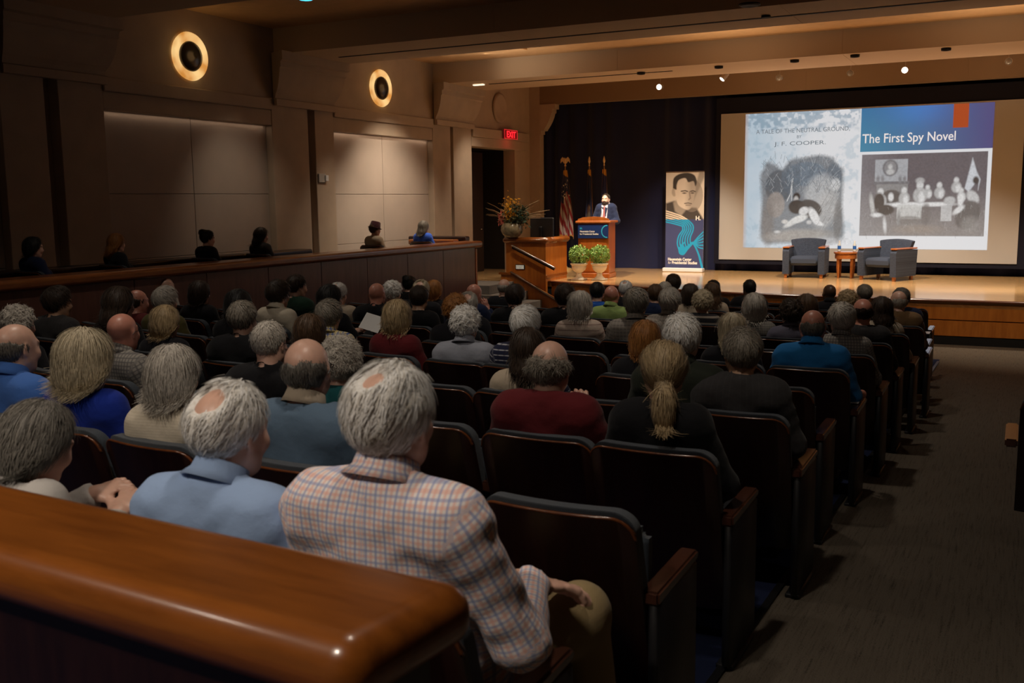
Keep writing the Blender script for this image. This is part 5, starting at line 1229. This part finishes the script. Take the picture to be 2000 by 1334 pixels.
def seat(x, y, z, label, occupied, end=False, rz=0, sc=1, left_arm=False):
    t = thing('theatre_seat', label, 'seat', (x, y, z), rz, 'theatre seats', sc)
    mk('back_shell', ME['back_shell'], M_seatwood, t); mk('back_cushion', ME['back_cushion'], M_fabric, t); mk('edge_band', ME['edge_band'], M_band, t)
    if occupied: mk('seat_cushion', ME['seat'], M_fabric, t); mk('seat_pan', ME['seat_pan'], M_seatwood, t)
    else: mk('seat_cushion', ME['seat_up'], M_fabric, t)
    for s in ((1, -1) if left_arm else (1,)):
        mk('armrest', ME['armrest'], M_armwood, t, loc=(s * .275 - (.02 if s < 0 else 0), 0, 0))
        if s == 1 : mk('standard', ME['standard'], M_std, t, loc=(s * .275, 0, 0))
        if end and s == 1: mk('end_panel', ME['end_panel'], M_std, t, loc=(.285, 0, 0))
    return t

# ------------------------------------------------------------------ the audience
SK = dict(l=(.66, .43, .33), p=(.70, .42, .32), t=(.48, .28, .18), b=(.12, .065, .045), r=(.60, .26, .19))
HC = dict(white=(.95, .88, .76), grey=(.46, .42, .37), dgrey=(.16, .145, .125), pepper=(.25, .22, .18), blond=(.56, .43, .24), sand=(.40, .29, .16), gblond=(.50, .42, .29), ginger=(.34, .14, .035), brown=(.085, .045, .022), dbrown=(.035, .02, .012), black=(.010, .009, .009))
CL = {
 'plaid3': ((.92, .84, .82), [('u', .024, .26, (.86, .46, .38), .60, .5), ('v', .024, .26, (.86, .44, .36), .55, .5), ('u', .024, .22, (.24, .32, .60), .66), ('v', .024, .22, (.26, .34, .62), .58)]),
 'ltblue': ((.30, .42, .66), None), 'blue': ((.06, .16, .50), None), 'royal': ((.01, .03, .28), None), 'cream': ((.68, .60, .48), [('v', .012, .3, (.56, .49, .38), .5)]), 'greywhite': ((.50, .47, .45), None),
 'slate': ((.11, .17, .25), None), 'maroon': ((.12, .014, .018), None), 'black': ((.010, .010, .012), None), 'charcoal': ((.040, .038, .040), [('u', .03, .2, (.05, .048, .05), .5)]), 'teal': ((.01, .08, .09), None),
 'dark': ((.014, .014, .018), None), 'navy': ((.012, .02, .06), None), 'polo': ((.02, .17, .46), None), 'greycheck': ((.30, .28, .25), [('u', .022, .35, (.13, .12, .12), .8), ('v', .022, .35, (.13, .12, .12), .8)]),
 'tanstripe': ((.55, .44, .37), [('v', .05, .18, (.20, .12, .11), .8), ('v', .025, .15, (.42, .30, .26), .6)]), 'pgrey': ((.30, .27, .24), [('v', .03, .3, (.17, .15, .14), .7), ('u', .03, .2, (.40, .36, .32), .6)]),
 'green': ((.30, .42, .14), [('v', .015, .3, (.36, .50, .18), .6)]), 'tan': ((.21, .125, .06), None), 'beige': ((.46, .38, .29), None), 'lavgrey': ((.33, .35, .42), None), 'dkgreen': ((.012, .035, .022), None), 'darkgreen': ((.025, .03, .022), None),
 'creamshirt': ((.62, .55, .44), None), 'olive': ((.10, .085, .03), None), 'whiteshirt': ((.6, .56, .5), None), 'navypat': ((.02, .025, .06), [('v', .035, .2, (.55, .55, .6), .9), ('u', .05, .3, (.02, .02, .05), .5)]), 'yplaid': ((.60, .55, .40), [('u', .04, .2, (.05, .09, .30), .9), ('v', .04, .2, (.05, .09, .30), .9), ('u', .04, .2, (.70, .50, .12), .6, .5), ('v', .04, .2, (.70, .50, .12), .6, .5)]),
 'lace': ((.20, .19, .17), [('u', .02, .4, (.30, .28, .25), .6), ('v', .02, .4, (.12, .12, .12), .6)]), 'dkred': ((.10, .015, .015), None), 'purplegrey': ((.12, .115, .16), None), 'bstripe': ((.02, .02, .025), [('v', .07, .3, (.35, .30, .25), .8)]), 'bblue': ((.02, .10, .45), None), 'cobalt': ((.05, .14, .70), None), 'khaki': ((.30, .22, .11), None), 'trouser': ((.02, .022, .03), None), 'suit': ((.022, .032, .075), None)}
def cm(k): return cloth_mat(k, *CL[k])
HM_ = {}
def get_hair(style, seed=0, near=False):
    k = (style, seed % 3 if not near else seed, near)
    if k not in HM_: HM_[k] = hair_mesh(style, seed, .0085 if not near else .007, 1500 if not near else 8000)
    return HM_[k]
PR = {}
def proto(sex, hi, kind, long):
    kb = (sex, hi)
    if kb not in PR:
        g = body(sex=sex, hyaw=(.0, .28, -.25)[hi], hpitch=(-.06, .0, -.1)[hi]); PR[kb] = dict(g=g, body=body_mesh(g, .016, .009, True, .0105), tr=trousers_mesh(g, .022), sh=[shoe_mesh(g, s) for s in 'lr'])
    ks = (kind, long)
    if ks not in PR[kb]: PR[kb][ks] = shirt_mesh(PR[kb]['g'], kind, .017, long)
    return PR[kb]
def place(label, loc, rz, s, g, bodyme, shirt, trs, shoes, hair, skin, haircol, cloth, trcol='trouser', grp=None):
    o = mk('person', bodyme, skin_mat(skin, SK[skin]), None, loc=loc, rot=(0, 0, rz)); o.scale = (s,) * 3; tag(o, label, 'person', grp)
    mk('shirt', shirt, cm(cloth), o)
    if trs is not None: mk('trousers', trs, cm(trcol), o)
    for me in shoes: mk('shoe', me, mat('dark_shoe_leather', (.03, .02, .015), .4), o)
    if hair is not None:
        h = mk('hair', hair, hair_mat(haircol, HC[haircol]), o); h.matrix_local = Matrix(g['_HM'].tolist())
    return o
def collar(o, g, m, kind):
    n0, n1 = g['_neck']; ax = (n1 - n0) / np.linalg.norm(n1 - n0); c0 = n0 + ax * .050; key = ('collar', id(g))
    if key not in ME:
        u = np.cross(ax, (0, 1, 0)); u /= np.linalg.norm(u); w = np.cross(u, ax); r0 = .064 if g['_p']['sex'] == 'm' else .055
        prof = [(.016, -.004), (.010, .020), (.004, .046), (-.002, .050), (-.006, .046), (-.004, .0)]; V = []; A = np.linspace(-math.pi * .86, math.pi * .86, 29)
        for a in A:
            d = -w * math.cos(a) + u * math.sin(a); k = abs(a) / math.pi
            for q, z in prof: V.append(c0 + d * (r0 + q + .004 * k + (.016 if z <= 0 and q > 0 else 0) * (1 if kind == 'shirt' else .2)) + ax * (z - .020 * k ** 2))
        n = len(prof); F = [(i * n + j, i * n + (j + 1) % n, (i + 1) * n + (j + 1) % n, (i + 1) * n + j) for i in range(len(A) - 1) for j in range(n)]
        me = mesh_np('collar', np.array(V), np.array(F)); me.shade_smooth(); uv = np.zeros((len(V), 3), np.float32); uv[:, 0] = np.repeat(A * .075, n); uv[:, 1] = np.tile([q[1] for q in prof], len(A))
        at = me.attributes.new('cloth', 'FLOAT_VECTOR', 'POINT'); at.data.foreach_set('vector', uv.ravel()); ME[key] = me
    mk('collar', ME[key], m, o)
def glasses(o, g):
    m = MB()
    for s in (-1, 1):
        c = [(s * .034 + .022 * math.cos(a), .112 - abs(math.cos(a)) * .002, .0 + .017 * math.sin(a)) for a in np.linspace(0, 2 * math.pi, 13)]; m.tube(c, .0015, 5)
        m.tube([(s * .056, .108, .006), (s * .083, .06, .008), (s * .088, -.01, .008), (s * .085, -.03, -.008)], .0018, 5)
    m.tube([(-.012, .111, .004), (.012, .111, .004)], .0015, 5)
    x = m.build('glasses', M_black, o); x.matrix_local = Matrix(g['_HM'].tolist())

# px, py of the top of the head in the photograph, row, sex, hair, colour, skin, garment, cloth, label, [options]
A_ = [
 (70, 768, 0, 'f', 'bob', 'dgrey', 'p', 'sweater', 'greywhite', 'grey-haired person with bowed head at the left end behind the near rail', dict(u=1, near=1)),
 (445, 745, 0, 'm', 'thin', 'white', 'p', 'shirt', 'ltblue', 'balding white-haired man in light blue shirt behind the near rail', dict(u=1, near=1)),
 (762, 710, 0, 'm', 'thin', 'white', 'p', 'shirt', 'plaid3', 'white-haired man in pink and blue checked shirt, hand on raised knee', dict(u=1, near=1)),
 (598, 660, 1, 'm', 'fringe', 'dgrey', 'p', 'sweater', 'slate', 'bald man with grey fringe and glasses in slate blue sweater', dict(near=1, gl=1)),
 (338, 675, 1, 'f', 'bob', 'grey', 'p', 'sweater', 'cream', 'woman with straight grey bob in cream knitted sweater', dict(near=1)),
 (165, 645, 1, 'f', 'bigbob', 'gblond', 'p', 'sweater', 'royal', 'woman with full ash-blond hair in royal blue top', dict(near=1)),
 (30, 632, 1, 'm', 'fringe', 'dgrey', 'p', 'shirt', 'blue', 'balding man in bright blue shirt at the left picture edge', dict(near=1, hy=-.3)),
 (1075, 660, 2, 'm', 'fringe', 'pepper', 'p', 'sweater', 'maroon', 'bald man with bushy grey fringe in maroon sweater, hand at chin', dict(u=1, near=1, fuzzy=1)),
 (1297, 668, 2, 'f', 'pony', 'sand', 'p', 'sweater', 'black', 'woman with long sandy ponytail in black top', dict(near=1)),
 (1450, 640, 3, 'm', 'short', 'pepper', 't', 'jacket', 'charcoal', 'grey-brown haired man in charcoal jacket in an aisle seat', dict(near=1)),
 (665, 660, 2, 'f', 'curly', 'grey', 'p', 'sweater', 'teal', 'woman with loose grey curls in teal beside the slate-sweater man', dict(near=1)),
 (525, 628, 2, 'm', 'crop', 'grey', 'p', 'jacket', 'black', 'man with closely cropped pale head and glasses in black jacket', dict(gl=1)),
 (325, 632, 3, 'f', 'bob', 'sand', 'p', 'sweater', 'dark', 'woman with golden bob seen just above the grey bob'),
 (238, 612, 2, 'm', 'none', 'grey', 'r', 'shirt', 'greycheck', 'bald red-headed man with glasses in small grey check shirt', dict(gl=1)),
 (1588, 605, 5, 'm', 'fringe', 'dgrey', 'r', 'shirt', 'polo', 'bald man in bright blue polo shirt by the aisle', dict(arm=1, short=1)),
 (1332, 612, 3, 'm', 'short', 'white', 'p', 'shirt', 'darkgreen', 'short white-haired man in dark green-black shirt'),
 (1260, 628, 4, 'f', 'bob', 'ginger', 'p', 'sweater', 'dark', 'woman with ginger hair left of the short white-haired man'),
 (1430, 612, 5, 'f', 'long', 'gblond', 'p', 'sweater', 'dark', 'woman with long blond hair just past the charcoal-jacket man'),
 (1645, 592, 6, 'm', 'full', 'grey', 'p', 'shirt', 'greycheck', 'grey-haired man in checked shirt beyond the blue polo'),
 (1685, 583, 7, 'm', 'fringe', 'dbrown', 'r', 'sweater', 'charcoal', 'bald man with dark fringe in charcoal sweater near the aisle'),
 (1620, 558, 11, 'm', 'none', 'dbrown', 'b', 'shirt', 'dark', 'bald dark-skinned man with glasses far front right', dict(gl=1)),
 (1722, 585, 8, 'f', 'long', 'dbrown', 'p', 'sweater', 'beige', 'woman with dark hair in beige near the front aisle'),
 (1755, 568, 9, 'm', 'fringe', 'grey', 'p', 'jacket', 'tan', 'bald man in tan jacket in a front aisle seat'),
 (1760, 562, 10, 'm', 'short', 'dgrey', 'p', 'jacket', 'navy', 'dark grey-haired man just past the tan jacket'),
 (1688, 562, 11, 'm', 'short', 'pepper', 'p', 'sweater', 'dark', 'person with short grey hair far front, before the stage fascia'),
 (1655, 575, 9, 'f', 'curly', 'sand', 'p', 'sweater', 'dark', 'person with sandy curls far front right of centre'),
 (1575, 580, 8, 'f', 'bob', 'brown', 'p', 'sweater', 'dark', 'woman with light brown bob two rows past the curly dark head'),
 (1545, 588, 7, 'f', 'curly', 'dbrown', 'p', 'shirt', 'purplegrey', 'dark curly-haired person in purple-grey shirt'),
 (1473, 572, 7, 'f', 'bob', 'grey', 'p', 'sweater', 'lace', 'woman with grey bob in lacy grey cardigan'),
 (1464, 546, 11, 'm', 'crop', 'black', 'b', 'jacket', 'black', 'dark-skinned man in black sitting at the very front'),
 (1393, 550, 11, 'm', 'short', 'black', 'p', 'sweater', 'black', 'black-haired person near the front below the banner, right'),
 (1390, 560, 10, 'f', 'long', 'brown', 'p', 'sweater', 'beige', 'long brown-haired woman in beige near the front'),
 (1372, 574, 8, 'f', 'curly', 'gblond', 'p', 'sweater', 'bstripe', 'woman with frosted blond curls in striped black top'),
 (1348, 554, 9, 'f', 'bob', 'dbrown', 'p', 'sweater', 'beige', 'woman with long dark hair in beige below the banner'),
 (1315, 536, 11, 'm', 'full', 'dbrown', 'p', 'sweater', 'pgrey', 'dark-haired person highest in front of the banner foot'),
 (1308, 563, 7, 'm', 'full', 'grey', 'p', 'shirt', 'pgrey', 'grey-haired man in grey plaid, right of two alike'),
 (1242, 563, 6, 'm', 'full', 'pepper', 'p', 'shirt', 'pgrey', 'grey-haired man in grey plaid shirt, left of two alike', dict(nohy=1)),
 (1280, 555, 9, 'm', 'short', 'brown', 'p', 'jacket', 'navy', 'brown-haired man in navy before the stage lip'),
 (1298, 560, 10, 'f', 'short', 'grey', 'p', 'sweater', 'green', 'small grey head in green between brown and grey heads'),
 (1222, 552, 10, 'm', 'thin', 'white', 'p', 'jacket', 'dark', 'balding white-haired man near the stage lip'),
 (1194, 558, 8, 'm', 'none', 'grey', 'r', 'shirt', 'green', 'bald man in light green shirt'),
 (1166, 551, 9, 'm', 'short', 'black', 'p', 'sweater', 'bblue', 'black-haired man in blue before the urns'),
 (1133, 568, 6, 'f', 'bob', 'grey', 'p', 'shirt', 'tanstripe', 'short grey-haired person in pale striped shirt'),
 (1103, 555, 7, 'm', 'full', 'dbrown', 'p', 'jacket', 'black', 'dark-haired person in black below the maple desk', dict(nohy=1)),
 (1025, 598, 4, 'm', 'full', 'white', 'p', 'shirt', 'navypat', 'white-haired man in navy patterned shirt'),
 (1030, 640, 3, 'f', 'long', 'dbrown', 'p', 'sweater', 'beige', 'woman with long dark hair in beige beside the maroon man'),
 (909, 598, 4, 'm', 'curly', 'white', 'p', 'shirt', 'lavgrey', 'man with wavy white hair in pale blue-grey shirt'),
 (776, 585, 4, 'f', 'bob', 'sand', 'p', 'sweater', 'maroon', 'woman with brown-blond bob in maroon sweater'),
 (818, 558, 6, 'm', 'short', 'dbrown', 't', 'sweater', 'black', 'dark short-haired man in black, centre left'),
 (985, 545, 9, 'm', 'fringe', 'grey', 'p', 'sweater', 'dark', 'balding grey man beside the stage stairs'),
 (1005, 556, 7, 'm', 'full', 'dbrown', 'p', 'jacket', 'black', 'dark-haired man before the stair cheek wall'),
 (925, 551, 7, 'm', 'none', 'grey', 'r', 'jacket', 'navy', 'bald man in navy jacket resting face on hand', dict(u=1)),
 (915, 570, 6, 'm', 'thin', 'grey', 'p', 'sweater', 'dark', 'thin grey-haired head between ginger curls and navy jacket'),
 (890, 575, 5, 'f', 'curly', 'ginger', 'p', 'sweater', 'dark', 'woman with ginger curls behind the wavy white hair'),
 (848, 555, 8, 'f', 'bob', 'ginger', 'p', 'sweater', 'dark', 'woman with golden-red bob against the long parapet'),
 (823, 547, 7, 'm', 'thin', 'gblond', 'p', 'sweater', 'dark', 'pale-haired man behind the dark short-haired man'),
 (800, 545, 9, 'f', 'updo', 'black', 'p', 'sweater', 'black', 'black-haired head against the parapet, left of a pale head'),
 (767, 549, 7, 'm', 'curly', 'white', 'p', 'sweater', 'dark', 'white curly head right of a red bald head'),
 (736, 553, 6, 'm', 'none', 'grey', 'r', 'jacket', 'black', 'bald red-headed man in black before the parapet'),
 (660, 552, 6, 'm', 'thin', 'white', 'p', 'sweater', 'beige', 'white-haired man in profile behind a black-haired woman'),
 (645, 556, 5, 'f', 'long', 'black', 'p', 'sweater', 'black', 'woman with long black hair holding a white paper', dict(u=1)),
 (641, 586, 4, 'm', 'full', 'pepper', 'p', 'shirt', 'yplaid', 'grey-haired man in yellow and blue plaid shirt'),
 (605, 613, 3, 'f', 'bob', 'brown', 'p', 'sweater', 'dark', 'woman with straight light brown bob behind the slate sweater'),
 (580, 537, 6, 'm', 'short', 'dbrown', 'p', 'jacket', 'dkgreen', 'dark-haired young man in dark green jacket', dict(hy=-.35)),
 (543, 548, 5, 'm', 'full', 'dbrown', 'p', 'shirt', 'creamshirt', 'tousled brown-haired young man in cream shirt', dict(hy=-.2)),
 (473, 588, 3, 'm', 'short', 'pepper', 'p', 'jacket', 'black', 'grey-haired man in black left of the cream shirt'),
 (390, 548, 5, 'f', 'bob', 'dbrown', 'p', 'sweater', 'black', 'brown-haired woman in black against the dark parapet'),
 (322, 560, 4, 'm', 'full', 'grey', 'p', 'sweater', 'olive', 'grey-haired man in olive sweater'),
 (325, 546, 6, 'm', 'none', 'grey', 'p', 'shirt', 'whiteshirt', 'bald man in white shirt hidden behind the olive sweater'),
 (268, 566, 4, 'm', 'fringe', 'dbrown', 'r', 'sweater', 'dkred', 'balding man in dark red turned in profile', dict(hy=-.3)),
 (232, 560, 3, 'f', 'long', 'dbrown', 'p', 'sweater', 'black', 'woman with long dark hair left of the dark red sweater'),
 (112, 560, 3, 'm', 'full', 'dbrown', 't', 'jacket', 'charcoal', 'large dark-haired man in profile far left', dict(hy=-.3)),
 (35, 597, 2, 'f', 'curly', 'grey', 'p', 'sweater', 'dark', 'grey curly-haired person at the left picture edge'),
 (465, 565, 4, 'f', 'bob', 'black', 'p', 'sweater', 'black', 'black-haired head dark against the parapet, behind the grey-haired man')]
UNI = {
 0: dict(sex='f', hyaw=-.15, hpitch=-.35, el=(-.24, .04, .78), er=(.26, .06, .80), wl=(.06, .25, .985), wr=(.20, .22, .94), dl=(.55, .6, .25), dr=(-.15, .75, .55), ul=(0, -.6, 1), ur=(.3, -.6, 1), curl=.9, head=(.03, .08, 1.19)),
 1: dict(hyaw=-.1, hpitch=-.1, w=1.05, head=(.01, .05, 1.22)),
 2: dict(hyaw=.1, hpitch=.02, w=1.12, kr=(.25, .49, .650), ar=(.27, .60, .25), er=(.275, .10, .74), wr=(.185, .335, .775), dr=(.55, .80, -.30), ur=(-.25, -.15, 1), curl=.40, hs=1.15, kl=(-.12, .58, .52)),
 7: dict(hyaw=.02, hpitch=-.12, w=1.05, er=(.27, .10, .78), wr=(.12, .17, .98), dr=(-.35, .25, 1), ur=(.5, -1, 0), curl=.9, head=(0, .05, 1.21)),
 51: dict(hyaw=-.1, hpitch=-.25, hroll=.15, er=(.28, .22, .80), wr=(.15, .19, 1.03), dr=(-.35, -.05, 1), ur=(.7, -1, 0), curl=.5, head=(.04, .09, 1.20)),
 60: dict(sex='f', hyaw=-.2, el=(-.24, .1, .78), er=(.25, .12, .78), wl=(.06, .33, .90), wr=(.20, .33, .88), dl=(.4, .8, .3), dr=(-.3, .8, .4), curl=1.0),
}
def hit(px, py, k, off=.165):
    d = ray(px, py); t = (rowY(k, -3) + off) / d[1]
    for _ in range(12): t = (rowY(k, max(-9.3, d[0] * t)) + off) / d[1]
    return CAM + d * t
TGT = (-7.4, 20.2)
rows = {}
EXTRA = {'bob': .030, 'bigbob': .045, 'curly': .032, 'full': .028, 'none': .0, 'fringe': .002, 'long': .026, 'crop': .008, 'short': .016, 'thin': .016, 'pony': .014, 'updo': .018}
for i, a in enumerate(A_):
    px, py, k, sex, sty, hc, sk, kind, cl, lab = a[:10]; op = a[10] if len(a) > 10 else {}
    p = hit(px, py, k); z0 = fz(p[1]); s = (p[2] - z0) / (1.338 + EXTRA[sty] * .8); s = min(1.13, max(.90, s))
    look = math.atan2(-(TGT[0] - p[0]), TGT[1] - p[1]) + op.get('hy', 0) + ((i * 37) % 7 - 3) * .03
    if op.get('u') and i in UNI:
        kw = UNI[i]; g = body(**kw); rz = max(-.2, min(.25, look * .35)) if i != 2 else .0
        if i in (0, 1, 2): rz = (0, .05, 0)[i]
        hx, hy_ = g['_p']['head'][0], g['_p']['head'][1]
        near = i < 10; bm_ = body_mesh(g, .013 if near else .016, .0042 if near else .007, True, .007 if near else .01)
        sm_ = shirt_mesh(g, kind, .0105 if near else .016); tr = trousers_mesh(g, .014); shs = [shoe_mesh(g, q) for q in 'lr']; hy = g['_p']['hyaw']
    else:
        hi = min((0, 1, 2), key=lambda j: abs((.0, .28, -.25)[j] - look * .6)) if not op.get('nohy') else 0
        rz = max(-.3, min(.35, look - (.0, .28, -.25)[hi])); pr = proto(sex, hi, kind, not op.get('short')); g = pr['g']; hx, hy_ = 0, .03
        bm_, sm_, tr, shs = pr['body'], pr[(kind, not op.get('short'))], pr['tr'], pr['sh']
        if op.get('arm'):
            g = body(sex='m', hyaw=.1, er=(.27, .16, .74), wr=(.33, .42, .70), dr=(-.2, 1, -.1), w=1.1); bm_ = body_mesh(g, .015, .007, True, .009); sm_ = shirt_mesh(g, 'shirt', .014, False); tr = trousers_mesh(g, .02); shs = [shoe_mesh(g, q) for q in 'lr']; rz = .12
    c, s_ = math.cos(rz), math.sin(rz); lx_, ly = hx * s, hy_ * s
    x, y = p[0] - (c * lx_ - s_ * ly), p[1] - (s_ * lx_ + c * ly)
    near = op.get('near', 0)
    hair = None if sty == 'none' else get_hair(sty if not op.get('fuzzy') else 'bushy', i if near else i % 3, bool(near))
    o = place(lab, (x, y, z0), rz, s, g, bm_, sm_, tr, shs, hair, sk, hc, cl, 'khaki' if i in (2, 3) else 'trouser')
    if op.get('gl'): glasses(o, g)
    if sty == 'pony':
        ht = MB().tube([(.024 * math.cos(a), -.128 + .010 * math.sin(a), -.052 + .024 * math.sin(a)) for a in np.linspace(0, 2 * math.pi, 15)], .007, 6).build('hair_tie', M_black, o, True); ht.matrix_local = Matrix(g['_HM'].tolist())
    if kind == 'shirt' or i == 3: collar(o, g, cm(cl if i != 3 else 'beige'), kind)
    rows.setdefault(k, []).append((p[0] - lx_ * 0, lab, s, z0))
    if i == 60:
        pp = MB().box(-.09, .09, -.12, .12, 0, .003).build('paper', M_white, None, loc=(x + .15, y + .42, z0 + .93), rot=(.5, .3, .4)); tag(pp, 'white sheet of paper held by the long black-haired woman', 'paper')

# seats: one under every person, and the empty ones of the same rows between and beside them
def brief(l):
    w = l.split(); return ' '.join(w[:9])
right_end = {k: -1.22 for k in range(0, 15)}
for k in range(0, 13):
    ppl = sorted(rows.get(k, []), key=lambda q: -q[0]); last = None
    def put(x, lab, occ, end=False):
        y = rowY(k, x) + .13; seat(x, y, fz(y), lab, occ, end, rz=math.atan(.04 * (x + 1)) * 1.0, left_arm=False)
    seq = [(q[0], q[1]) for q in ppl]; X = right_end[k]
    rn = ('nearest', 'second', 'third', 'fourth', 'fifth', 'sixth', 'seventh', 'eighth', 'ninth', 'tenth', 'eleventh', 'twelfth', 'front')[k]
    lim = {0: -2.9, 1: -5.2, 2: -6.3, 3: -7.4, 4: -7.6, 5: -7.9, 6: -8.2, 7: -8.2, 8: -8.2, 9: -6.8, 10: -5.2, 11: -4.8, 12: -3.5}[k]
    if not seq or seq[0][0] < X - .4: pos = [(X, None)]
    else: pos = []
    for x, l in seq: pos.append((x, l))
    out = []; prev = None
    for x, l in pos:
        if prev is not None:
            gap = prev[0] - x; n = int(round(gap / .56)) - 1
            for j in range(1, n + 1): out.append((prev[0] - gap * j / (n + 1), None, prev[1], j))
        out.append((x, l, None, 0)); prev = (x, l or ('aisle seat of the %s row' % rn))
    j = 1
    while prev[0] - .555 * j > lim: out.append((prev[0] - .555 * j, None, prev[1], j)); j += 1
    for n_, (x, l, pl, j) in enumerate(out):
        if l: lb = 'dark seat holding the ' + ' '.join(l.replace('seated ', '').split()[:12])
        elif pl is None: lb = 'empty dark wooden aisle seat at the right end of the %s row' % rn
        else:
            lb = 'empty seat, %s left of the %s' % (('first', 'second', 'third', 'fourth', 'fifth', 'sixth', 'seventh', 'eighth', 'ninth', 'tenth', 'eleventh', 'twelfth', 'last', 'last', 'last')[j - 1], ' '.join(pl.split()[:9]))
        put(x, lb, bool(l), n_ == 0)
seat(.305, 5.95, fz(5.95), 'empty seat of the right-hand block cut by the picture edge', False, False, 0, 1.0, True)

# people in the raised side seats behind the parapet
G_ = [(62, 478, 'f', 'bob', 'black', 'p', 'navy', 'black-haired person in navy, leftmost in the side seats'),
      (224, 465, 'f', 'long', 'ginger', 'p', 'dark', 'woman with long auburn hair in the side seats'),
      (402, 452, 'f', 'updo', 'black', 'p', 'black', 'woman with black hair pinned up in the side seats'),
      (508, 450, 'f', 'long', 'dbrown', 'p', 'charcoal', 'woman with long straight brown hair in the side seats'),
      (730, 437, 'f', 'short', 'brown', 'p', 'beige', 'woman in maroon felt hat and beige coat in the side seats'),
      (826, 440, 'f', 'long', 'dgrey', 'p', 'cobalt', 'woman with long grey-black hair in cobalt blue in the side seats')]
for i, (px, py, sex, sty, hc, sk, cl, lab) in enumerate(G_):
    p = atx(px, py, -9.86); hat = i == 4; top = 1.338 + EXTRA[sty] * .8 + (.06 if hat else 0)
    z0 = .80; s = min(1.12, max(.9, (p[2] - z0) / top)); hi = (2, 0, 2, 2, 2, 0)[i]; pr = proto(sex, hi, 'sweater', True); rz = (-.1, -.2, -.15, -.1, -.2, .0)[i]
    o = place(lab, (p[0], p[1], z0), rz, s, pr['g'], pr['body'], pr[('sweater', True)], pr['tr'], pr['sh'], get_hair(sty, i), sk, hc, cl)
    if hat:
        hm = MB().lathe([(.135, .028), (.13, .022), (.100, .035), (.102, .06), (.094, .135), (.080, .15), (0, .152), (0, .14), (.09, .05)], n=24); ho = hm.build('felt_hat', mat('maroon_felt', (.075, .012, .022), .95, sheen=.3), None, 40)
        ho.matrix_world = Matrix.Translation(p_ := Vector((p[0], p[1], z0))) @ Matrix.Rotation(rz, 4, 'Z') @ Matrix.Scale(s, 4) @ Matrix(pr['g']['_HM'].tolist()) @ Matrix.Translation((0, -.012, .012)) @ Matrix.Rotation(-.15, 4, 'X')
        tag(ho, 'maroon felt hat worn by the woman in the beige coat', 'hat')
    seat(p[0], p[1] + .02, z0, 'side seat of the ' + ' '.join(lab.split()[:10]), True, False, 0, .93)

# ------------------------------------------------------------------ the speaker
g = body(seated=False, sex='m', hyaw=0, w=.93, hpitch=-.02, head=(0, .035, 1.615), kl=(-.10, .02, .50), kr=(.10, .02, .50), al=(-.11, -.02, .10), ar=(.11, -.02, .10),
         el=(-.25, .02, 1.16), wl=(-.12, .27, 1.13), dl=(.5, .8, -.1), er=(.27, .02, 1.16), wr=(.15, .30, 1.20), dr=(-.4, .6, .5), ur=(0, -.5, 1), curl=1.0)
sm_ = shirt_mesh(g, 'sweater', .012); me = body_mesh(g, .014, .0055, True, .006)
p = aty(1184, 378, 20.5); tp = 1.615 + .125; s = (p[2] - .722) / tp
o = place('bearded man in navy suit and tie speaking at the lectern', (p[0], 20.5, .722), math.pi - .30 + .35, s, g, me, sm_, trousers_mesh(g, .016), [shoe_mesh(g, q) for q in 'lr'], get_hair('crop', 1), 'l', 'dbrown', 'suit', 'suit')
collar(o, g, mat('white_dress_shirt', (.80, .82, .88), .8), 'shirt')
HMs = Matrix(g['_HM'].tolist())
F = field([E_((0, .045, -.070), (.058, .058, .052), k=.02), C_((-.060, .0, -.03), (-.05, .04, -.07), .016, k=.02), C_((.060, .0, -.03), (.05, .04, -.07), .016, k=.02), C_((-.025, .100, -.046), (.025, .100, -.046), .006, k=.01)], .006, grow=.004); clip(F, lambda X, Y, Z: -(Y + .0) + 0 * X)
F.op(E_((0, .095, -.058), (.018, .02, .007), k=.004), 0, True)
bd = mk('beard', finish('beard', F)[0], hair_mat('beard', (.05, .035, .028)), o); bd.matrix_local = HMs
vs = MB().prism([(-.055, 1.50), (.055, 1.50), (.066, 1.20), (0, 1.06), (-.066, 1.20)], lambda a, b, t: (a * (1.25 if b > 1.4 else 1), t + .0 - max(0, b - 1.36) * .45, b), .150, .160); vs.build('dress_shirt', mat('white_dress_shirt', (.80, .82, .88), .8), o)
MB().prism([(-.018, 1.47), (.018, 1.47), (.014, 1.44), (.034, 1.16), (0, 1.12), (-.034, 1.16), (-.014, 1.44)], lambda a, b, t: (a, t - max(0, b - 1.36) * .45, b), .160, .168).build('necktie', mat('dusty_rose_tie', (.36, .13, .13), .6), o)

# thin white sheets put on some aisle armrests as painted reflections of the screen
for k, l in ((11, 'white sheet drawn as screen reflection on the farthest aisle armrest'), (9, 'white sheet drawn as screen reflection on the aisle armrest before the tan jacket'), (6, 'white folded paper on the aisle armrest right of the check shirt'), (5, 'white sheet drawn as screen reflection on the aisle armrest by the blue polo')):
    x = -1.22 + .275; y = rowY(k, x) + .13 + .22
    tag(MB().box(x - .05, x + .06, y - .10, y + .10, fz(y) + .665, fz(y) + .669).build('reflection_sheet', M_white), l, 'paper')
